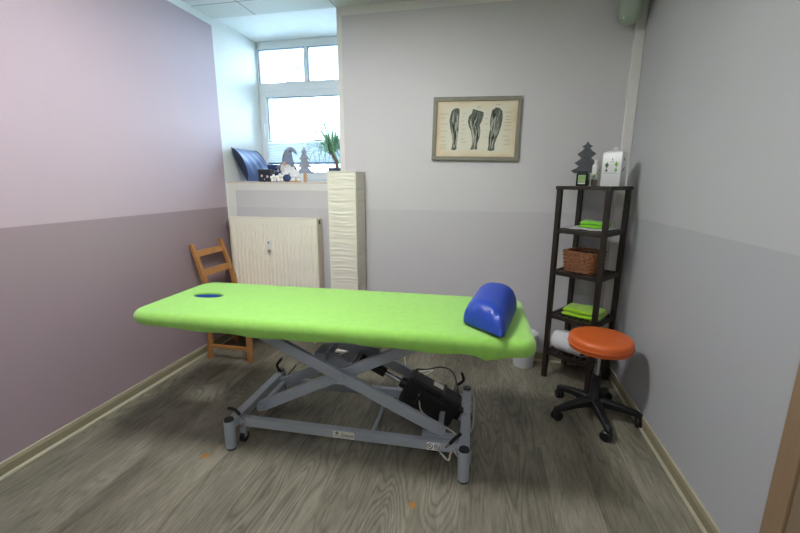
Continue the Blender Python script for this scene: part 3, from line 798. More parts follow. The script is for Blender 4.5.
for k_ in range(5):
    a_ = R(131 + 72 * k_); u = Vector((math.cos(a_), math.sin(a_), 0)); v = Vector((-u.y, u.x, 0)); c_ = Vector((SX, SY, 0))
    lp = []
    for r_, z_, w_, h_ in ((0.02, 0.098, 0.054, 0.050), (0.07, 0.097, 0.047, 0.044), (0.14, 0.088, 0.040, 0.035), (0.20, 0.076, 0.034, 0.029), (0.236, 0.068, 0.031, 0.026), (0.246, 0.064, 0.016, 0.016)):
        lp.append([c_ + u * r_ + v * (w_ / 2 * sx_) + Vector((0, 0, z_ + h_ / 2 * sz_)) for sx_, sz_ in ((-1, -1), (1, -1), (1, 0.5), (0.6, 1), (-0.6, 1), (-1, 0.5))])
    lm = MB(); lm.rings(lp); lo = lm.build('leg', 'black', stl, smooth=True, flat_angle=35)
    w_ = MB(); hub = c_ + u * 0.232; th = a_ + R(60 + 40 * k_); ax_ = Vector((math.cos(th), math.sin(th), 0))
    hub = hub + Vector((-ax_.y, ax_.x, 0)) * 0.010
    for sg in (-1, 1): w_.lathe(hub + Vector((0, 0, 0.029)) + ax_ * (0.011 * sg), [(0.0, -0.010), (0.024, -0.010), (0.029, -0.005), (0.029, 0.005), (0.024, 0.010), (0.0, 0.010)], 24, axis=ax_)
    w_.cyl(hub + Vector((0, 0, 0.029)) - ax_ * 0.018, hub + Vector((0, 0, 0.029)) + ax_ * 0.018, 0.007)
    w_.box(hub + Vector((-0.011, -0.011, 0.030)), hub + Vector((0.011, 0.011, 0.056)), bev=0.003)
    w_.cyl(c_ + u * 0.232 + Vector((0, 0, 0.045)), c_ + u * 0.232 + Vector((0, 0, 0.068)), 0.008)
    w_.build('castor', 'black', lo, smooth=True)

# ------------------------------------------------------------------ dark shelf unit, set across the corner
PA, PB, PC, PD = Vector((0.450, 2.657, 0)), Vector((0.685, 2.477, 0)), Vector((0.853, 2.697, 0)), Vector((0.618, 2.877, 0))
ctr = (PA + PB + PC + PD) / 4
th = math.atan2((PB - PA).y, (PB - PA).x)
SW, SD = (PB - PA).length, (PC - PB).length
shf = thing('shelf_unit', (ctr.x, ctr.y, 0), 'tall narrow dark wood shelf unit standing across the corner', 'shelf unit', th)
U = Vector((math.cos(th), math.sin(th), 0)); V = Vector((-U.y, U.x, 0))
def sp(u, v, z): return ctr + U * u + V * v + Vector((0, 0, z))       # a point in the shelf's own frame
PT = 0.029
LEV = [1.291, 1.024, 0.752, 0.456, 0.194]
for u_, v_ in ((-SW / 2, -SD / 2), (SW / 2, -SD / 2), (SW / 2, SD / 2), (-SW / 2, SD / 2)):
    MB().box((u_ - PT / 2, v_ - PT / 2, 0), (u_ + PT / 2, v_ + PT / 2, 1.270), bev=0.002).build('post', 'darkwood', shf, local=True)
for i, z in enumerate(LEV):
    s_ = MB()
    if i == 0:
        w2, d2 = SW / 2 + PT / 2 + 0.006, SD / 2 + PT / 2 + 0.004
        s_.box((-w2, -d2, z - 0.022), (w2, -d2 + 0.034, z), bev=0.002); s_.box((-w2, d2 - 0.034, z - 0.022), (w2, d2, z), bev=0.002)
        s_.box((-w2, -d2 + 0.034, z - 0.022), (-w2 + 0.034, d2 - 0.034, z), bev=0.002); s_.box((w2 - 0.034, -d2 + 0.034, z - 0.022), (w2, d2 - 0.034, z), bev=0.002)
        s_.box((-w2 + 0.03, -d2 + 0.03, z - 0.014), (w2 - 0.03, d2 - 0.03, z - 0.0005))
    else:
        w2, d2 = SW / 2 - PT / 2, SD / 2
        s_.box((-w2, -d2 - 0.010, z - 0.026), (w2, -d2 + 0.010, z), bev=0.002); s_.box((-w2, d2 - 0.010, z - 0.026), (w2, d2 + 0.010, z), bev=0.002)
        for e_ in (-1, 1):
            x_ = e_ * SW / 2
            s_.box((x_ - 0.010, -d2 + PT / 2, z - 0.026), (x_ + 0.010, d2 - PT / 2, z), bev=0.002)
        n_s = 7
        for k_ in range(n_s):
            x_ = -w2 + 0.022 + (2 * w2 - 0.044) * k_ / (n_s - 1)
            s_.box((x_ - 0.011, -d2 + 0.010, z - 0.012), (x_ + 0.011, d2 - 0.010, z), bev=0.0015)
    s_.build('shelf', 'darkwood', shf, local=True)

def folded(name, u, v, z, w_, d_, layers, t, m_, label, cat, rz, seed):
    """A cloth folded into layers, front fold rounded."""
    rnd = random.Random(seed)
    o = thing(name, tuple(sp(u, v, z)), label, cat, th + rz)
    for i in range(layers):
        b_ = MB(); hw, hd = w_ / 2 * (1 - 0.02 * i), d_ / 2 * (1 - 0.03 * i); ox, oy = rnd.uniform(-.006, .006), rnd.uniform(-.005, .005)
        nx, ny = 14, 10; loops_ = []
        zc = i * t
        for j in range(nx + 1):
            x_ = -hw + 2 * hw * j / nx; edge = 1 - 0.35 * (abs(2 * j / nx - 1) ** 8)
            lp = []
            for k_ in range(20):
                a_ = 2 * PI * k_ / 20; c_, s_ = math.cos(a_), math.sin(a_)
                yy = hd * math.copysign(abs(c_) ** 0.35, c_)
                zz_ = t * 0.5 + t * 0.485 * edge * math.copysign(abs(s_) ** 0.5, s_)
                if s_ > 0 and i == layers - 1: zz_ += 0.004 * math.sin(x_ * 31 + yy * 22 + seed) + 0.003 * math.sin(yy * 50)
                lp.append(Vector((x_ + ox, yy + oy, zc + zz_)))
            loops_.append(lp)
        b_.rings(loops_)
        b_.build('fold', m_, o, local=True, smooth=True, flat_angle=70)
    return o

# things on the top shelf
ZT = LEV[0]
TREE = [(0, 1.0), (0.17, 0.80), (0.10, 0.80), (0.30, 0.585), (0.17, 0.585), (0.40, 0.35), (0.22, 0.35), (0.50, 0.10), (0.10, 0.10), (0.10, 0.0), (-0.10, 0.0), (-0.10, 0.10), (-0.50, 0.10), (-0.22, 0.35), (-0.40, 0.35), (-0.17, 0.585), (-0.30, 0.585), (-0.10, 0.80), (-0.17, 0.80)]
TREE4 = [(0, 1.0), (0.07, 0.91), (0.20, 0.84), (0.10, 0.79), (0.20, 0.70), (0.36, 0.61), (0.18, 0.48), (0.30, 0.40), (0.44, 0.33), (0.26, 0.22), (0.40, 0.14), (0.56, 0.08), (0.40, 0.0)]
TREE4 = TREE4 + [(-x_, z_) for x_, z_ in reversed(TREE4[1:])]
TREE2 = [(0, 1.0), (0.07, 0.90), (0.17, 0.81), (0.14, 0.77), (0.09, 0.77), (0.21, 0.62), (0.31, 0.55), (0.27, 0.51), (0.15, 0.52), (0.30, 0.33), (0.42, 0.26), (0.36, 0.21), (0.20, 0.23), (0.40, 0.07), (0.55, 0.01), (0.48, -0.03), (0.15, 0.0)]
TREE2 = TREE2 + [(-x_, z_) for x_, z_ in reversed(TREE2[1:])]
def flat_tree(name, loc, w_, z0, hgt, t, m_, label, rz, base_m=None, base=(0.03, 0.03, 0.03), outline_=TREE2, trunk=(0.014, 0.0)):
    o = thing(name, loc, label, 'tree ornament', rz)
    b_ = MB(); b_.prism([(x_ * w_, z0 + z_ * hgt) for x_, z_ in outline_], (0, t, 0), (0, -t / 2, 0))
    b_.build('tree_shape', m_, o, local=True, bev=0.0015)
    s_ = MB().box((-trunk[0], -t / 2 * 0.9, trunk[1]), (trunk[0], t / 2 * 0.9, z0 + 0.01), bev=0.002)
    s_.build('trunk', base_m or m_, o, local=True)
    return o
tl = sp(-0.078, 0.022, ZT)
flat_tree('tree_ornament', tuple(tl), 0.150, 0.080, 0.192, 0.022, 'felt_dark', 'dark grey felt fir tree ornament on top of the dark shelf unit', R(-6), outline_=TREE4, trunk=(0.022, 0.0))
jr = thing('candle_jar', tuple(sp(-0.052, -0.052, ZT)), 'small black jar with pale green label in front of the grey tree', 'jar', th + R(12))
MB().box((-0.034, -0.029, 0.0), (0.034, 0.029, 0.078), bev=0.006).build('jar_body', 'black_glass', jr, local=True)
MB().box((-0.031, -0.027, 0.077), (0.031, 0.027, 0.090), bev=0.003).build('jar_lid', 'black', jr, local=True)
lb_ = MB().box((-0.021, -0.0302, 0.026), (0.021, -0.0285, 0.066)).build('jar_label', 'label_green', jr, local=True)
lt = MB()
for k_ in range(4): lt.box((-0.014 + 0.0085 * k_, -0.0308, 0.034), (-0.010 + 0.0085 * k_, -0.0300, 0.060))
lt.build('printed_line', 'ink_green', lb_, local=True)
MB().box((-0.021, -0.0302, 0.012), (0.021, -0.0285, 0.022)).build('white_strip', 'sticker', jr, local=True)

def bottle(loc, rz, r, hgt, neck_r, neck_h, label, sq=None, name='bottle'):
    o = thing(name, tuple(loc), label, 'bottle', rz)
    b_ = MB()
    if sq:
        w_, d_ = sq; loops_ = []
        for zz_, k_ in ((0.0, 0.94), (0.004, 1), (hgt * 0.97, 1), (hgt, 0.93), (hgt + 0.006, 0.72), (hgt + 0.010, 0.30)):
            loops_.append([Vector((max(min(w_ / 2 * 1.18 * math.copysign(abs(math.cos(2*PI*j/32))**0.45, math.cos(2*PI*j/32)), w_/2), -w_/2) * k_, max(min(d_ / 2 * 1.18 * math.copysign(abs(math.sin(2*PI*j/32))**0.45, math.sin(2*PI*j/32)), d_/2), -d_/2) * k_, zz_)) for j in range(32)])
        b_.rings(loops_)
        zn = hgt + 0.009
    else:
        b_.lathe((0, 0, 0), [(0, 0), (r * 0.93, 0), (r, 0.004), (r, hgt * 0.9), (r * 0.9, hgt * 0.96), (neck_r * 1.1, hgt), (0, hgt)], 28); zn = hgt
    b_.build('bottle_body', 'white_plastic', o, local=True, smooth=True)
    MB().lathe((0, 0, zn - 0.003), [(0, 0), (neck_r, 0), (neck_r * 1.02, neck_h * 0.5), (neck_r * 0.85, neck_h * 0.92), (neck_r * 0.7, neck_h), (0, neck_h)], 24).build('cap', 'white_plastic', o, local=True, smooth=True)
    return o
def leaf_print(o, x_, z_, s_, m_, y_, up=1):
    b_ = MB()
    for dx, dz, sc, ax in ((0, 0.55, 0.42, 0), (-0.35, 0.1, 0.38, 30), (0.35, 0.1, 0.38, -30), (0, -0.4, 0.5, 0)):
        b_.sph((x_ + dx * s_, y_, z_ + dz * s_ * up), s_ * sc, 10, (0.62, 0.05, 1.0), (0, R(ax), 0))
    b_.build('leaf_print', m_, o, local=True)
can = bottle(sp(0.094, 0.024, ZT), th + R(4), 0.04, 0.196, 0.013, 0.026, 'large square white oil canister with green leaf prints on the shelf top', (0.106, 0.100), name='canister')
yf = -0.0502
leaf_print(can, -0.026, 0.122, 0.017, 'leaf_dark', yf); leaf_print(can, 0.026, 0.126, 0.017, 'leaf_green', yf)
leaf_print(can, -0.026, 0.093, 0.012, 'leaf_dark', yf, -1); leaf_print(can, 0.026, 0.095, 0.014, 'leaf_green', yf, -1)
leaf_print(can, 0.002, 0.156, 0.006, 'leaf_dark', yf)
MB().box((-0.038, yf - 0.0006, 0.076), (0.034, yf + 0.0006, 0.0775)).build('printed_line', 'ink', can, local=True)
MB().box((-0.006, yf - 0.0006, 0.142), (0.012, yf + 0.0006, 0.1445)).build('printed_line', 'ink_green', can, local=True)
for (y_, z_, a_) in ((-0.010, 0.160, 70), (-0.006, 0.152, 20), (0.004, 0.106, 40), (-0.018, 0.090, 15), (-0.004, 0.098, -30)):
    MB().cbox((0.0531, y_, z_), (0.001, 0.018, 0.005), (R(a_), 0, 0)).build('printed_mark', 'ink', can, local=True)
sb = bottle(sp(-0.015, 0.022, ZT), 0.0, 0.0185, 0.132, 0.0110, 0.030, 'slim white bottle with green print between tree and canister')
MB().lathe((0, 0, 0), [(0.0, 0.0005), (0.0188, 0.0005), (0.0190, 0.040), (0.0, 0.040)], 28).build('grey_lower_end', 'frame_grey', sb, local=True, smooth=True)  # grey sleeve around the lower end of the white bottle
leaf_print(sb, -0.006, 0.062, 0.013, 'leaf_green', -0.0180); leaf_print(sb, 0.006, 0.076, 0.009, 'leaf_green', -0.0178)

# second shelf: white cloth and green towel
wc = thing('cloth', tuple(sp(-0.005, 0, LEV[1])), 'white cloth laid flat across the second shelf under the green towel', 'cloth', th)
q_ = MB(); nx, ny = 16, 14; g_ = []
for j in range(ny + 1):
    g_.append([q_.bm.verts.new((-0.125 + 0.25 * i / nx, -0.118 + 0.236 * j / ny, 0.0055 + 0.0022 * math.sin(i * 0.9 + j * 0.5) * (0 < i < nx))) for i in range(nx + 1)])
for j in range(ny):
    for i in range(nx): q_.bm.faces.new((g_[j][i], g_[j][i + 1], g_[j + 1][i + 1], g_[j + 1][i]))
r_ = bmesh.ops.solidify(q_.bm, geom=q_.bm.faces[:], thickness=0.003)
q_.build('sheet', 'towel_white', wc, local=True, smooth=True)
folded('towel', 0.020, 0.025, LEV[1] + 0.008, 0.165, 0.10, 2, 0.020, 'towel_green', 'bright green folded towel on the white cloth, second shelf', 'towel', R(4), 3)

# wicker basket on the middle shelf
bk = thing('wicker_basket', tuple(sp(-0.012, -0.012, LEV[2])), 'brown wicker basket on the middle shelf of the dark unit', 'basket', th)
def rrect(w_, d_, n, ph=0):
    pts = []
    for k_ in range(n):
        a_ = 2 * PI * k_ / n
        c_, s_ = math.cos(a_), math.sin(a_)
        pts.append(Vector((w_ / 2 * math.copysign(abs(c_) ** 0.3, c_), d_ / 2 * math.copysign(abs(s_) ** 0.3, s_), 0)))
    # even spacing
    per = [0]
    for i in range(n): per.append(per[-1] + (pts[(i + 1) % n] - pts[i]).length)
    out = []
    for k_ in range(n):
        t = per[-1] * k_ / n; i = 0
        while per[i + 1] < t: i += 1
        f_ = (t - per[i]) / max(1e-9, per[i + 1] - per[i]); out.append(pts[i].lerp(pts[(i + 1) % n], f_))
    return out
wk = MB(); NR, NP = 10, 96; BH = 0.124
for r_i in range(NR):
    z_ = 0.008 + (BH - 0.016) * r_i / (NR - 1); k0 = r_i / (NR - 1)
    base = rrect(0.178 + 0.026 * k0, 0.170 + 0.026 * k0, NP)
    ring = []
    for k_, p in enumerate(base):
        o_ = p.normalized(); ring.append(p + o_ * 0.0046 * math.sin(2 * PI * k_ / 8 + PI * (r_i % 2)) + Vector((0, 0, z_)))
    wk.tube(ring, 0.0062, 6, closed=True)
sb0, sb1 = rrect(0.178, 0.170, NP), rrect(0.204, 0.196, NP)
for k_ in range(0, NP, 4): wk.tube([sb0[k_] + Vector((0, 0, 0.002)), sb1[k_] + Vector((0, 0, BH))], 0.003, 5)
wk.box((-0.086, -0.082, 0.001), (0.086, 0.082, 0.006))
wk.build('basket_body', 'wicker', bk, local=True, smooth=True)
rm = MB()
for ph in (0, PI):
    rm.tube([p + p.normalized() * 0.005 * math.cos(2 * PI * k_ / 8 + ph) + Vector((0, 0, BH + 0.004 + 0.005 * math.sin(2 * PI * k_ / 8 + ph))) for k_, p in enumerate(sb1)], 0.0058, 6, closed=True)
rm.build('rim', 'wicker', bk, local=True, smooth=True)
ln = MB(); iv, ov = rrect(0.186, 0.178, 48), rrect(0.164, 0.156, 48)
ln.rings([[p + Vector((0, 0, BH - 0.005)) for p in iv], [p + Vector((0, 0, 0.012)) for p in ov]], cap0=False, cap1=True)
ln.build('lining', 'black', bk, local=True)

# fourth shelf: lime towel; lowest shelf: rolled white towels
folded('towel', 0.020, 0.000, LEV[3], 0.225, 0.195, 2, 0.026, 'towel_lime', 'lime green folded towel on the fourth shelf behind the stool', 'towel', R(6), 5)
def rolled(u, v, z, length, r, label, rz):
    o = thing('rolled_towel', tuple(sp(u, v, z)), label, 'towel', th + rz)
    b_ = MB(); loops_ = []
    for i in range(25):
        s_ = -1 + 2 * i / 24; f_ = 0.80 + 0.20 * (1 - abs(s_) ** 6); 
        loops_.append([Vector((s_ * length / 2, r * f_ * math.cos(2 * PI * k_ / 32) * 1.06, r + r * f_ * 0.98 * math.sin(2 * PI * k_ / 32) * (1 + 0.02 * math.sin(s_ * 9 + k_)))) for k_ in range(32)])
    b_.rings(loops_); b_.build('roll', 'towel_white', o, local=True, smooth=True, flat_angle=50)
    sp_ = []
    for k_ in range(70):
        a_ = k_ * 0.30; rr_ = r * 0.76 * (1 - k_ / 75); sp_.append((-length / 2 - 0.002, rr_ * math.cos(a_), r + rr_ * math.sin(a_)))
    MB().tube(sp_, 0.004, 6).build('spiral_edge', 'towel_white', o, local=True, smooth=True)
rolled(-0.008, -0.058, LEV[4], 0.245, 0.072, 'large rolled white towel on the lowest shelf beside the stool', R(0))
rolled(0.0, 0.078, LEV[4], 0.20, 0.052, 'smaller rolled white towel behind the large roll, lowest shelf', R(0))

# ------------------------------------------------------------------ white bin behind the couch
bn = thing('waste_bin', (0.322, 2.805, 0), 'small white round bin on the floor behind the foot of the couch', 'bin')
BC = (0.322, 2.805, 0)
MB().lathe(BC, [(0.0, 0.0), (0.069, 0.0), (0.072, 0.006), (0.088, 0.250), (0.084, 0.250), (0.068, 0.012), (0.0, 0.012)], 44).build('bucket', 'bin_white', bn, smooth=True)
MB().tube([(BC[0] + 0.0890 * math.cos(2 * PI * k_ / 44), BC[1] + 0.0890 * math.sin(2 * PI * k_ / 44), 0.250) for k_ in range(44)], 0.0045, 8, closed=True).build('rim', 'bin_white', bn, smooth=True)
hd = [(BC[0] + 0.091 * math.cos(t), BC[1] - 0.045 * math.sin(t), 0.245 - 0.06 * math.sin(t)) for t in [PI * k_ / 20 for k_ in range(21)]]
MB().tube(hd, 0.0022, 6).build('handle', 'wire', bn, smooth=True)

# ------------------------------------------------------------------ wooden chair by the left wall
ch = thing('chair', (-1.83, 2.56, 0), 'honey pine ladder-back chair standing against the mauve wall', 'chair')
YA, YB = 2.402, 2.718
for y_ in (YA, YB):
    b_ = MB(); lp = []
    for (x_, z_, w_) in ((-1.992, 0.0, 0.030), (-1.965, 0.25, 0.034), (-1.946, 0.46, 0.036), (-1.962, 0.58, 0.034), (-2.010, 0.74, 0.030), (-2.053, 0.868, 0.026)):
        lp.append([Vector((x_ + w_ / 2 * sx_, y_ + 0.014 * sy_, z_)) for sx_, sy_ in ((-1, -1), (1, -1), (1, 1), (-1, 1))])
    b_.rings(lp); b_.build('back_post', 'pine', ch, bev=0.003)
for y_ in (YA, YB):
    MB().box((-1.668, y_ - 0.017, 0), (-1.632, y_ + 0.017, 0.445), bev=0.003).build('front_leg', 'pine', ch)
def backx(z_): return -1.962 - (z_ - 0.58) * 0.316
for zc, hh in ((0.795, 0.044), (0.655, 0.046)):
    b_ = MB(); lp = []
    for k_ in range(9):
        y_ = YA + 0.012 + (YB - YA - 0.024) * k_ / 8; bow = 0.006 * (1 - (k_ / 4 - 1) ** 2)
        x0_, x1_ = backx(zc - hh / 2) - bow, backx(zc + hh / 2) - bow
        lp.append([Vector((x0_ - 0.007, y_, zc - hh / 2)), Vector((x0_ + 0.007, y_, zc - hh / 2)), Vector((x1_ + 0.007, y_, zc + hh / 2)), Vector((x1_ - 0.007, y_, zc + hh / 2))])
    b_.rings(lp); b_.build('back_slat', 'pine', ch, bev=0.002)
MB().box((-1.975, YA - 0.022, 0.445), (-1.622, YB + 0.022, 0.466), bev=0.006).build('seat', 'pine', ch)
ap = MB()
ap.box((-1.93, YA - 0.008, 0.395), (-1.668, YA + 0.008, 0.446)); ap.box((-1.93, YB - 0.008, 0.395), (-1.668, YB + 0.008, 0.446)); ap.box((-1.658, YA + 0.017, 0.395), (-1.642, YB - 0.017, 0.446))
ap.build('apron', 'pine', ch)
for y_ in (YA, YB): MB().box((-1.965, y_ - 0.009, 0.088), (-1.665, y_ + 0.009, 0.114), bev=0.003).build('stretcher', 'pine', ch)
MB().box((-1.659, YA + 0.016, 0.20), (-1.641, YB - 0.016, 0.225), bev=0.003).build('stretcher', 'pine', ch)

# ------------------------------------------------------------------ radiator under the window
RX0, RX1, RYF, RYB, RZ0, RZ1 = -2.000, -1.246, 2.776, 2.872, 0.430, 1.034
rad = thing('radiator', ((RX0 + RX1) / 2, (RYF + RYB) / 2, 0), 'cream ribbed panel radiator on the wall below the window', 'radiator')
prof = []
NG = 22; p_ = (RX1 - RX0 - 0.012) / NG
pts = [(RX0 + 0.006, RYF + 0.010)]
for k_ in range(NG):
    x_ = RX0 + 0.006 + p_ * k_
    pts += [(x_ + p_ * 0.14, RYF + 0.010), (x_ + p_ * 0.28, RYF + 0.002), (x_ + p_ * 0.72, RYF + 0.002), (x_ + p_ * 0.86, RYF + 0.010)]
pts += [(RX1 - 0.006, RYF + 0.010)]
fr = MB(); loops_ = []
for z_, k_ in ((RZ0, 0.0), (RZ0 + 0.03, 0.0), (RZ0 + 0.05, 1.0), (RZ1 - 0.062, 1.0), (RZ1 - 0.045, 0.0), (RZ1 - 0.004, 0.0)):
    loops_.append([Vector((x_, (RYF + 0.006) + (y_ - (RYF + 0.006)) * k_, z_)) for x_, y_ in pts] + [Vector((RX1 - 0.006, RYF + 0.020, z_)), Vector((RX0 + 0.006, RYF + 0.020, z_))])
fr.rings(loops_); fr.build('front_panel', 'radiator', rad)
fr2 = MB().box((RX0 + 0.006, RYB - 0.014, RZ0), (RX1 - 0.006, RYB, RZ1 - 0.004)); fr2.build('rear_panel', 'radiator', rad)
for x_ in (RX0, RX1 - 0.006):
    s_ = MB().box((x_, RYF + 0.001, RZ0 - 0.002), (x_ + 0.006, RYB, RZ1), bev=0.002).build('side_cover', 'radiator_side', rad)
tg = MB(); tg.box((RX0 + 0.006, RYF + 0.004, RZ1 - 0.005), (RX1 - 0.006, RYF + 0.024, RZ1)); tg.box((RX0 + 0.006, RYB - 0.020, RZ1 - 0.005), (RX1 - 0.006, RYB, RZ1))
k_ = RX0 + 0.01
while k_ < RX1 - 0.016:
    tg.box((k_, RYF + 0.024, RZ1 - 0.005), (k_ + 0.008, RYB - 0.020, RZ1)); k_ += 0.018
tg.build('top_grille', 'radiator', rad)
hm = MB().box((-1.668, RYF - 0.020, 0.772), (-1.636, RYF + 0.006, 0.860), bev=0.004).build('heat_meter', 'white_plastic', rad)
MB().cyl((-1.652, RYF - 0.0215, 0.842), (-1.652, RYF - 0.019, 0.842), 0.007, n=18).build('display', 'dark_slot', hm)
MB().box((-1.663, RYF - 0.0212, 0.772), (-1.637, RYF - 0.008, 0.786)).build('seal', 'skirting', hm)
MB().box((RX1 - 0.001, RYF + 0.034, RZ1 - 0.042), (RX1 + 0.003, RYF + 0.052, RZ1 - 0.012)).build('clip', 'dark_slot', rad)
vl = MB().cyl((RX0 - 0.030, 2.824, 0.985), (RX0, 2.824, 0.985), 0.011); vl.cyl((RX0 - 0.052, 2.824, 0.985), (RX0 - 0.028, 2.824, 0.985), 0.018, n=6)
vl.build('vent_valve', 'wire', rad)
for x_ in (RX0 + 0.08, RX1 - 0.08): MB().cyl((x_, 2.824, 0.0), (x_, 2.824, RZ0 + 0.01), 0.009).build('pipe', 'radiator', rad, smooth=True)
for x_ in (RX0 + 0.15, RX1 - 0.15): MB().box((x_ - 0.015, RYB, 0.50), (x_ + 0.015, D, 0.96)).build('wall_bracket', 'radiator', rad)

# ------------------------------------------------------------------ paper floor lamp
fx0, fx1, fy0, fy1 = -1.106, -0.896, 2.668, 2.876
lampo = thing('floor_lamp', ((fx0 + fx1) / 2, (fy0 + fy1) / 2, 0), 'tall square floor lamp of creped cream paper beside the radiator', 'floor lamp')
rnd = random.Random(11)
ps = MB(); nz = 330; NS_ = 14
cols = []
amp = [[rnd.uniform(-1, 1) for _ in range(6)] for _ in range(3)]
base = []
for (a_, b_) in (((fx0, fy0), (fx1, fy0)), ((fx1, fy0), (fx1, fy1)), ((fx1, fy1), (fx0, fy1)), ((fx0, fy1), (fx0, fy0))):
    for k_ in range(NS_): t = k_ / NS_; base.append((a_[0] + (b_[0] - a_[0]) * t, a_[1] + (b_[1] - a_[1]) * t, k_))
cxm, cym = (fx0 + fx1) / 2, (fy0 + fy1) / 2
def crease(s_, z_):
    v_ = 0.0
    for fz, fs, ph, am in ((95, 0.5, 0.3, 0.35), (143, -0.6, 1.7, 0.4), (211, 0.8, 4.0, 0.4), (287, -0.9, 2.2, 0.3)):
        v_ += am * math.sin(fz * z_ + fs * math.sin(s_ * 1.3 + ph * 2 + z_ * 9) + 0.6 * math.sin(z_ * 23 + ph) + ph) * (0.65 + 0.35 * math.sin(s_ * 0.9 + z_ * 17 + ph * 3))
    return v_
loops_ = []
for i in range(nz + 1):
    z_ = 0.025 + (1.382 - 0.025) * i / nz; lp = []
    for j, (x_, y_, k_) in enumerate(base):
        o_ = Vector((0, 0, 0)); side = j // NS_
        o_ = (Vector((0, -1, 0)), Vector((1, 0, 0)), Vector((0, 1, 0)), Vector((-1, 0, 0)))[side]
        e_ = min(k_, NS_ - k_) / 2.0; e_ = min(1, e_)
        fade = 1.0 if i not in (0, nz) else 0.0
        dd = (crease(j * 0.35 + side, z_) * 0.0028 - 0.002) * e_ * fade
        lp.append(Vector((x_, y_, z_)) + o_ * dd)
    loops_.append(lp)
ps.rings(loops_, cap0=False, cap1=False); ps.build('paper_shade', 'paper', lampo, smooth=True, flat_angle=70)
lf_ = MB()
for x_ in (fx0 + 0.006, fx1 - 0.006):
    for y_ in (fy0 + 0.006, fy1 - 0.006): lf_.cyl((x_, y_, 0.0), (x_, y_, 1.384), 0.0035, n=8)
for z_ in (0.03, 1.382):
    for a_, b_ in (((fx0, fy0), (fx1, fy0)), ((fx1, fy0), (fx1, fy1)), ((fx1, fy1), (fx0, fy1)), ((fx0, fy1), (fx0, fy0))): lf_.cyl((a_[0], a_[1], z_), (b_[0], b_[1], z_), 0.004, n=8)
lf_.build('wire_frame', 'white_paint', lampo)
MB().box((fx0 + 0.012, fy0 + 0.012, 0.008), (fx1 - 0.012, fy1 - 0.012, 0.028)).build('base', 'white_paint', lampo)

# ------------------------------------------------------------------ framed chart of three legs
PCX, PCZ = -0.0955, 1.6700
pic = thing('framed_chart', (PCX, D, PCZ), 'grey framed anatomical chart of three legs on the back wall', 'picture')
pw, ph_ = 0.594, 0.420
TL = R(1.1)                                                     # hangs a little out of level
Rm = Matrix.Rotation(TL, 4, 'Y')
def pm(mb_):
    bmesh.ops.transform(mb_.bm, matrix=Rm, verts=mb_.bm.verts); return mb_
f_ = MB(); fw = 0.027
f_.box((-pw / 2, -0.022, ph_ / 2 - fw), (pw / 2, -0.002, ph_ / 2), bev=0.003); f_.box((-pw / 2, -0.022, -ph_ / 2), (pw / 2, -0.002, -ph_ / 2 + fw), bev=0.003)
f_.box((-pw / 2, -0.022, -ph_ / 2 + fw), (-pw / 2 + fw, -0.002, ph_ / 2 - fw), bev=0.003); f_.box((pw / 2 - fw, -0.022, -ph_ / 2 + fw), (pw / 2, -0.002, ph_ / 2 - fw), bev=0.003)
pm(f_).build('frame', 'frame_grey', pic, local=True)
prt = pm(MB().box((-pw / 2 + 0.01, -0.012, -ph_ / 2 + 0.01), (pw / 2 - 0.01, -0.002, ph_ / 2 - 0.01))).build('print', 'print', pic, local=True)
def P2(px_, py_):                                               # chart outlines were measured on a 88 x 63 grid
    return ((px_ - 433.2) / 88.0 * pw - pw / 2, ph_ / 2 - (py_ - 97.8) / 62.8 * ph_)
LEGS = [
 [(454.3, 109.3), (457, 108.4), (460, 109.3), (460.2, 114), (459.8, 121), (460, 130), (459.4, 138), (458.6, 146), (459, 149), (457, 150.2), (453.4, 149.8), (454, 146), (454.6, 141), (453.3, 135), (451.4, 128), (450.3, 121), (451, 115.5), (452, 111.5)],
 [(473.6, 109.6), (479, 111), (484.4, 112.6), (484.2, 117), (482.8, 122), (481.2, 125), (482.2, 131), (481.6, 138), (479.7, 144), (480.2, 149.4), (476.6, 149.2), (472.8, 149.8), (474.8, 144.5), (474.2, 138), (472.8, 131), (470.6, 127), (469, 122), (469.8, 117), (472.6, 113.6)],
 [(492.6, 111), (496, 108.4), (500, 109), (502.8, 112), (503.4, 118), (502.6, 126), (500.8, 133), (498.6, 139), (497.2, 144), (497.4, 150), (494, 150.8), (490.6, 150.2), (491.2, 145), (490.8, 137), (491.8, 129), (491.2, 122), (491.8, 116)],
]
M['chart_dark'] = mat('chart_ink', (92, 98, 88), 0.8, var=0.3, scale=120)
M['chart_mid'] = mat('chart_ink_mid', (116, 122, 110), 0.8, var=0.2, scale=120)
M['chart_light'] = mat('chart_ink_light', (172, 174, 158), 0.8, var=0.1, scale=120)
M['chart_black'] = mat('chart_ink_black', (42, 48, 44), 0.8, var=0.3, scale=120)
def span(poly, v_):
    xs = []
    for i in range(len(poly)):
        a_, b_ = poly[i], poly[(i + 1) % len(poly)]
        if (a_[1] - v_) * (b_[1] - v_) < 0: xs.append(a_[0] + (b_[0] - a_[0]) * (v_ - a_[1]) / (b_[1] - a_[1]))
    return (min(xs), max(xs)) if len(xs) >= 2 else None
rl = random.Random(5)
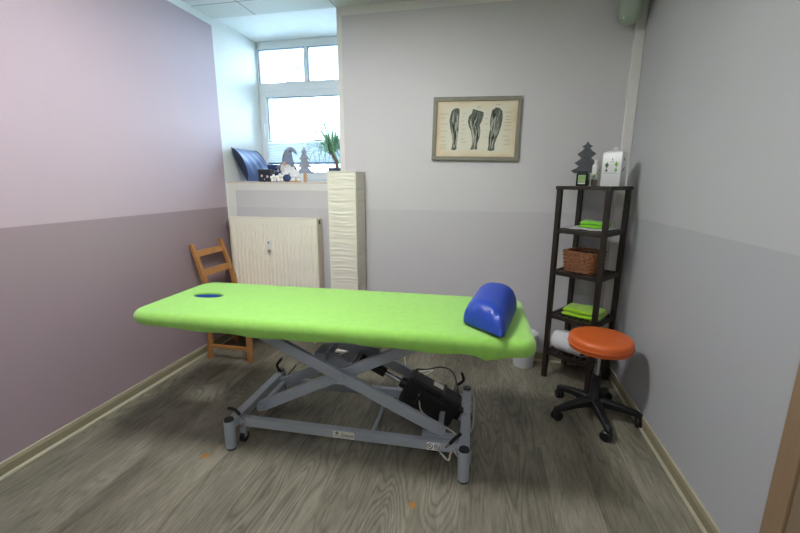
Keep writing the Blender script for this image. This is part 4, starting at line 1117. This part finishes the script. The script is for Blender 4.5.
for li, poly in enumerate(LEGS):
    b_ = MB(); b_.prism([P2(*p) for p in poly], (0, -0.0006, 0), (0, -0.0122, 0))
    dr = pm(b_).build('leg_drawing', 'chart_dark', prt, local=True)
    lay = {'chart_light': MB(), 'chart_mid': MB(), 'chart_black': MB()}
    nst = 0
    for s_ in range(40):
        v0 = rl.uniform(110.5, 140); v1 = min(149, v0 + rl.uniform(6, 15)); a0 = rl.uniform(0.12, 0.88); a1 = a0 + rl.uniform(-0.12, 0.12)
        w_ = rl.uniform(0.25, 0.75); mm = ('chart_light', 'chart_mid', 'chart_black', 'chart_light')[s_ % 4]
        L_, R_ = [], []
        for k_ in range(7):
            t = k_ / 6; v_ = v0 + (v1 - v0) * t; sp_ = span(poly, v_)
            if not sp_: continue
            wl = (sp_[1] - sp_[0]); c_ = sp_[0] + wl * min(max(a0 + (a1 - a0) * t, 0.1), 0.9); ww = min(w_ * math.sin(PI * (0.1 + 0.8 * t)), wl * 0.12)
            L_.append(P2(c_ - ww, v_)); R_.append(P2(c_ + ww, v_))
        if len(L_) < 3: continue
        lay[mm].prism(L_ + R_[::-1], (0, -0.0003, 0), (0, -0.0127 - 0.00002 * s_, 0))
    for mm, lb2 in lay.items(): pm(lb2).build('muscle_strokes', mm, dr, local=True)
cl = MB()
for (x0_, x1_, rows) in ((440, 449, (114, 118, 124, 131, 137, 141, 145, 148)), (462, 468, (113.5, 117, 121, 125, 129, 133, 139)), (485.5, 490, (114, 119, 124, 130, 137)), (504.5, 513, (113, 117, 120, 123, 126, 130, 136, 140, 144)), (476, 484, (107, 108.6)), (495, 501, (105.6,)), (462, 471, (142,))):
    for r_ in rows:
        a_ = P2(x0_ + rl.uniform(0, 2), r_); b_ = P2(x1_ - rl.uniform(0, 3), r_)
        cl.box((a_[0], -0.0127, a_[1] - 0.0009), (b_[0], -0.0121, a_[1] + 0.0009))
pm(cl).build('annotation_lines', 'chart_mid', prt, local=True)

# ------------------------------------------------------------------ wall speaker up in the corner
spk = thing('wall_speaker', (0.775, 2.80, 2.23), 'rounded pale green-grey speaker fixed high up in the corner', 'speaker', R(-28))
def capsule(w_, d_, h_, n=32):
    lp = []
    for z_, k_ in ((0.0, 0.25), (0.006, 0.55), (0.020, 0.80), (0.045, 0.95), (0.08, 1.0), (h_ - 0.08, 1.0), (h_ - 0.04, 0.95), (h_ - 0.014, 0.78), (h_, 0.35)):
        lp.append([Vector((w_ / 2 * k_ * math.copysign(abs(math.cos(2 * PI * j / n)) ** 0.6, math.cos(2 * PI * j / n)), d_ / 2 * k_ * math.copysign(abs(math.sin(2 * PI * j / n)) ** 0.6, math.sin(2 * PI * j / n)), z_)) for j in range(n)])
    return lp
cb_ = MB(); cb_.rings(capsule(0.135, 0.10, 0.245)); cb_.build('shell', 'speaker', spk, local=True, smooth=True)
MB().cbox((0, 0.062, 0.13), (0.05, 0.05, 0.09), bev=0.006).build('wall_bracket', 'speaker_dark', spk, local=True)
MB().sph((-0.022, -0.036, 0.030), 0.008, 12).build('status_light', 'white_plastic', spk, local=True, smooth=True)

# ------------------------------------------------------------------ things on the window sill
# navy cushion leaning on the side of the recess
cu_ = thing('cushion', (-1.948, 3.14, SILL), 'shiny navy cushion leaning against the side of the window recess', 'cushion')
n_u = 22; top_, bot_ = [], []
ang = math.atan2(0.270, -0.125)
eu = Vector((0, 1, 0)); ev = Vector((math.cos(ang), 0, math.sin(ang))); en = Vector((math.sin(ang), 0, -math.cos(ang)))
if en.x < 0: en = -en
LU, LV = 0.34, 0.296
o0 = Vector((0.012, 0, 0.004)) + ev * (LV / 2)
lens = []
for j in range(n_u + 1):
    b_ = -1 + 2 * j / n_u
    lens.append((b_, 0.058 * max(0.0, 1 - b_ * b_) ** 0.75))
def cpt(a_, b_, t): return o0 + eu * (a_ * LU / 2 * (1 - 0.03 * (1 - b_ * b_) * (a_ > 0))) + ev * (b_ * LV / 2) + en * t
na = 24
cm = MB(); g_ = [[cm.bm.verts.new(cpt(-1 + 2 * i / na, b_, t * (0.90 + 0.10 * (1 - abs(-1 + 2 * i / na) ** 4)) + 0.003 * math.sin(i * 0.9 + b_ * 4) * (1 - b_ * b_))) for b_, t in lens] for i in range(na + 1)]
for i in range(na):
    for j in range(n_u): cm.bm.faces.new((g_[i][j], g_[i + 1][j], g_[i + 1][j + 1], g_[i][j + 1]))
cm.build('cushion_face', 'cushion', cu_, local=True, smooth=True, flat_angle=75)
cm = MB(); g_ = [[cm.bm.verts.new(cpt(-1 + 2 * i / na, b_, -0.12 * t)) for b_, t in lens] for i in range(na + 1)]
for i in range(na):
    for j in range(n_u): cm.bm.faces.new((g_[i][j], g_[i + 1][j], g_[i + 1][j + 1], g_[i][j + 1]))
cm.build('cushion_back', 'cushion_seam', cu_, local=True, smooth=True, flat_angle=75)
for a_ in (-1, 1):
    cm = MB(); k0 = 0.90
    f_ = [cm.bm.verts.new(cpt(a_, b_, t * k0)) for b_, t in lens]; r2 = [cm.bm.verts.new(cpt(a_, b_, -0.12 * t)) for b_, t in lens[1:-1]]
    cm.bm.faces.new(f_ + r2[::-1]); cm.build('side_panel', 'cushion_seam', cu_, local=True)
    bd = MB().tube([cpt(a_, b_, t * k0) for b_, t in lens], 0.0035, 6); bd.build('piping', 'cushion_seam', cu_, local=True, smooth=True)

def sill_box(loc, w_, d_, h_, m_, label, spots, rz=0):
    o = thing('box', loc, label, 'box', rz)
    MB().box((-w_ / 2, -d_ / 2, 0), (w_ / 2, d_ / 2, h_ * 0.86), bev=0.003).build('box_body', m_, o, local=True)
    MB().box((-w_ / 2 - 0.003, -d_ / 2 - 0.003, h_ * 0.80), (w_ / 2 + 0.003, d_ / 2 + 0.003, h_), bev=0.003).build('lid', m_, o, local=True)
    b_ = MB()
    for (x_, z_, s_) in spots:
        for k_ in range(5):
            a_ = 2 * PI * k_ / 5; b_.sph((x_ + s_ * 0.6 * math.cos(a_), -d_ / 2 - 0.0006, z_ + s_ * 0.6 * math.sin(a_)), s_ * 0.5, 8, (1, 0.12, 1))
    b_.build('printed_flower', 'box_fleck', o, local=True)
    return o
sill_box((-1.795, 3.035, SILL), 0.105, 0.075, 0.100, 'box_dark', 'small black box with pale flowers printed on it beside the cushion', [(-0.022, 0.048, 0.010), (0.026, 0.042, 0.010), (0.0, 0.022, 0.005)], R(3))
sill_box((-1.808, 3.225, SILL), 0.115, 0.085, 0.145, 'box_blue', 'navy box with a row of white printed flowers behind the gnome\'s flowers', [(-0.036, 0.094, 0.013), (0.0, 0.092, 0.013), (0.036, 0.094, 0.013)], R(2))

def blossom(m_, c, nrm, r, n=5, seed=0):
    """Five rounded petals around a centre."""
    q = Vector(nrm).to_track_quat('Z', 'Y').to_matrix().to_4x4(); c = Vector(c)
    for k_ in range(n):
        a_ = 2 * PI * k_ / n + seed
        mt = Matrix.Translation(c) @ q @ Matrix.Rotation(a_, 4, 'Z') @ Matrix.Translation((r * 0.55, 0, 0.10 * r)) @ Matrix.Rotation(-0.35, 4, 'Y') @ Matrix.Diagonal((0.52, 0.42, 0.13, 1))
        bmesh.ops.create_uvsphere(m_.bm, u_segments=12, v_segments=8, radius=r, matrix=mt)
def flower(loc, r, nrm, label):
    o = thing('flower', loc, label, 'flower', group=None); zc = r * 0.98
    b_ = MB(); blossom(b_, (0, 0, zc), nrm, r, 5, R(90)); b_.build('petals', 'petal', o, local=True, smooth=True)
    c_ = Vector((0, 0, zc)) + Vector(nrm).normalized() * r * 0.16
    MB().sph(c_, r * 0.2, 10).build('flower_centre', 'flower_eye', o, local=True, smooth=True)
flower((-1.700, 2.985, SILL), 0.030, (0.15, -1, 0.1), 'small white flower standing beside the black box on the sill')
flower((-1.652, 3.000, SILL), 0.034, (0.3, -1, 0.05), 'larger white flower standing between the small one and the bunch')
bq = thing('flower_bunch', (-1.565, 3.03, SILL), 'bunch of white artificial flowers in front of the grey gnome', 'flowers')
MB().sph((-1.583, 2.985, SILL + 0.030), 0.030, 16, (1.2, 0.8, 1.0)).build('dark_ball', 'box_blue', bq, smooth=True)
MB().box((-1.63, 3.0, SILL), (-1.50, 3.06, SILL + 0.016), bev=0.006).build('base', 'raw_wood', bq)
for i, (x_, y_, z_, r_, nx_) in enumerate(((-1.600, 3.03, 0.082, 0.036, -0.4), (-1.555, 3.02, 0.090, 0.034, 0.1), (-1.520, 3.01, 0.066, 0.038, 0.3), (-1.500, 3.03, 0.034, 0.032, 0.6), (-1.540, 3.0, 0.034, 0.033, 0.1), (-1.615, 3.005, 0.055, 0.030, -0.5))):
    b_ = MB(); blossom(b_, (x_, y_, SILL + z_), (nx_, -1, 0.35), r_, 5, i); bl_ = b_.build('blossom', 'petal', bq, smooth=True)

# gnome with long drooping hat
gx, gy = -1.650, 3.140
gn = thing('gnome_figurine', (gx, gy, SILL), 'grey felt gnome with drooping pointed hat behind the white flowers', 'figurine')
MB().lathe((gx, gy, SILL), [(0, 0), (0.052, 0), (0.060, 0.02), (0.056, 0.08), (0.046, 0.14), (0.030, 0.175), (0, 0.18)], 28).build('body', 'gnome_pale', gn, smooth=True)
hp = smoothcurve([(gx, gy, SILL + 0.150), (gx - 0.002, gy, SILL + 0.185), (gx + 0.002, gy, SILL + 0.222), (gx + 0.012, gy, SILL + 0.250), (gx + 0.036, gy - 0.004, SILL + 0.264), (gx + 0.064, gy - 0.008, SILL + 0.254), (gx + 0.088, gy - 0.010, SILL + 0.224)], 5)
n_h = len(hp); rr = [0.047 * (1 - (i / (n_h - 1))) ** 0.95 + 0.005 for i in range(n_h)]
MB().tube(hp, rr, 20).build('hat', 'gnome_grey', gn, smooth=True)
MB().tube([(gx + 0.055 * math.cos(2 * PI * k_ / 28), gy + 0.055 * math.sin(2 * PI * k_ / 28), SILL + 0.153) for k_ in range(28)], 0.009, 8, closed=True).build('hat_brim', 'gnome_grey', gn, smooth=True)
MB().sph((gx, gy - 0.060, SILL + 0.146), 0.017, 16).build('nose', 'skin', gn, smooth=True)
bd_ = MB(); bd_.rings([[Vector((gx + w_ * math.cos(2 * PI * k_ / 20), gy - 0.044 + yy + 0.026 * math.sin(2 * PI * k_ / 20), SILL + z_)) for k_ in range(20)] for w_, z_, yy in ((0.012, 0.050, -0.012), (0.030, 0.075, -0.010), (0.044, 0.105, -0.004), (0.042, 0.135, 0.004), (0.022, 0.150, 0.012))])
bd_.build('beard', 'beard', gn, smooth=True)
for s_ in (-1, 1):
    a_ = MB().tube(smoothcurve([(gx + s_ * 0.040, gy - 0.01, SILL + 0.140), (gx + s_ * 0.068, gy - 0.03, SILL + 0.125), (gx + s_ * 0.084, gy - 0.045, SILL + 0.110)], 5), 0.013, 12).build('arm', 'gnome_grey', gn, smooth=True)
    MB().sph((gx + s_ * 0.088, gy - 0.048, SILL + 0.106), 0.015, 12).build('mitten', 'box_blue', a_, smooth=True)

flat_tree('tree_ornament', (-1.458, 3.055, SILL), 0.146, 0.072, 0.205, 0.016, 'felt_silver', 'silver-grey fir tree ornament with wooden stem on the window sill', R(-6), base_m='raw_wood', trunk=(0.011, 0.0))

# potted palm with long arching leaves
ptx, pty = -1.236, 3.20
pp_ = thing('potted_plant', (ptx, pty, SILL), 'potted palm with arching narrow leaves in a slate pot on the sill', 'plant')
po = MB(); po.rings([[Vector((ptx + k_ * sx_, pty + k_ * sy_, SILL + z_)) for sx_, sy_ in ((-1, -1), (1, -1), (1, 1), (-1, 1))] for k_, z_ in ((0.052, 0.0), (0.056, 0.115), (0.050, 0.115), (0.046, 0.10))])
po.build('pot', 'pot', pp_, bev=0.003)
MB().box((ptx - 0.047, pty - 0.047, SILL + 0.085), (ptx + 0.047, pty + 0.047, SILL + 0.102)).build('soil', 'soil', pp_)
tr = smoothcurve([(ptx + 0.005, pty, SILL + 0.09), (ptx - 0.002, pty, SILL + 0.16), (ptx - 0.022, pty - 0.005, SILL + 0.20), (ptx - 0.036, pty - 0.008, SILL + 0.245)], 5)
MB().tube(tr, [0.018 - 0.007 * i / (len(tr) - 1) for i in range(len(tr))], 12).build('trunk', 'trunk', pp_, smooth=True)
lv = MB(); rp_ = random.Random(21); crown = Vector(tr[-1])
for i in range(150):
    az = rp_.uniform(0, 2 * PI); el = rp_.choice((rp_.uniform(0.9, 1.4), rp_.uniform(0.4, 1.1), rp_.uniform(0.2, 0.9))); L_ = rp_.uniform(0.30, 0.56)
    if math.cos(az) > 0.3 or math.sin(az) > 0.55: L_ *= 0.80
    dirx = Vector((math.cos(az), math.sin(az), 0)); p = crown + Vector((0, 0, rp_.uniform(-0.03, 0.015))); e_ = el; seg = 12
    droop = rp_.uniform(1.0, 2.6) if el < 1.2 else rp_.uniform(0.2, 1.3)
    pts_ = []
    for k_ in range(seg + 1):
        pts_.append(p.copy()); p = p + (dirx * math.cos(e_) + Vector((0, 0, math.sin(e_)))) * (L_ / seg); e_ = max(-1.5, e_ - droop / seg * (0.4 + 1.4 * k_ / seg))
    sidev = Vector((-dirx.y, dirx.x, 0)); lo_, up_ = [], []
    for k_, q in enumerate(pts_):
        q.x = max(-1.49, min(q.x, NX - 0.012)); q.y = max(3.085, min(q.y, NY - 0.045)); q.z = max(q.z, SILL + 0.012)
        if q.z < SILL + 0.13 and abs(q.x - ptx) < 0.064 and abs(q.y - pty) < 0.064: q.y = pty - 0.066
        w_ = 0.0040 * (math.sin(PI * min(1, 0.12 + 0.88 * (k_ / seg))) ** 0.5 if k_ < seg else 0.05)
        lo_.append(lv.bm.verts.new(q - sidev * w_)); up_.append((lv.bm.verts.new(q + Vector((0, 0, -0.0016))), lv.bm.verts.new(q + sidev * w_)))
    for k_ in range(seg):
        lv.bm.faces.new((lo_[k_], up_[k_][0], up_[k_ + 1][0], lo_[k_ + 1])); lv.bm.faces.new((up_[k_][0], up_[k_][1], up_[k_ + 1][1], up_[k_ + 1][0]))
lv.build('foliage', 'leaf', pp_, smooth=True)

# ------------------------------------------------------------------ daylight, camera, view
wd = bpy.data.worlds.new('daylight'); scene.world = wd; wd.use_nodes = True
nt = wd.node_tree; bg = nt.nodes['Background']
tc = N(nt, 'ShaderNodeTexCoord'); sp3 = N(nt, 'ShaderNodeSeparateXYZ'); nt.links.new(tc.outputs['Generated'], sp3.inputs[0])
rp = N(nt, 'ShaderNodeValToRGB'); rp.color_ramp.elements[0].position = 0.0; rp.color_ramp.elements[0].color = (0.74, 0.88, 1.0, 1)
rp.color_ramp.elements[1].position = 0.8; rp.color_ramp.elements[1].color = (0.50, 0.75, 1.0, 1)
nt.links.new(sp3.outputs[2], rp.inputs['Fac']); nt.links.new(rp.outputs['Color'], bg.inputs['Color'])
bg.inputs['Strength'].default_value = 27.0
pl_ = bpy.data.lights.new('window_portal', 'AREA'); pl_.shape = 'RECTANGLE'; pl_.size = NX - XL; pl_.size_y = 1.2; pl_.cycles.is_portal = True
po_ = bpy.data.objects.new('window_portal', pl_); COL.objects.link(po_); po_.location = ((XL + NX) / 2, NY + 0.10, 1.9); po_.rotation_euler = (R(-90), 0, 0)

cam = bpy.data.cameras.new('camera'); co_ = bpy.data.objects.new('camera', cam); COL.objects.link(co_)
f_px, yaw, pitch, roll = 392.052, 0.2129595, 0.2126190, 0.0036073
cam.sensor_fit = 'HORIZONTAL'; cam.sensor_width = 36.0; cam.lens = f_px / 800 * 36.0; cam.clip_start = 0.02; cam.clip_end = 200
fw_ = Vector((-math.sin(yaw) * math.cos(pitch), math.cos(yaw) * math.cos(pitch), -math.sin(pitch)))
r0 = Vector((math.cos(yaw), math.sin(yaw), 0)); u0 = r0.cross(fw_)
rv = r0 * math.cos(roll) + u0 * math.sin(roll); uv = -r0 * math.sin(roll) + u0 * math.cos(roll)
co_.matrix_world = Matrix.Translation((0, 0, CAMH)) @ Matrix((rv, uv, -fw_)).transposed().to_4x4()
scene.camera = co_

scene.view_settings.view_transform = 'Standard'
scene.view_settings.look = 'None'
scene.view_settings.gamma = 1.0
scene.view_settings.exposure = 0.0
scene.view_settings.use_curve_mapping = False
scene.cycles.use_denoising = True
scene.cycles.max_bounces = 10
scene.cycles.diffuse_bounces = 6
scene.cycles.transparent_max_bounces = 12
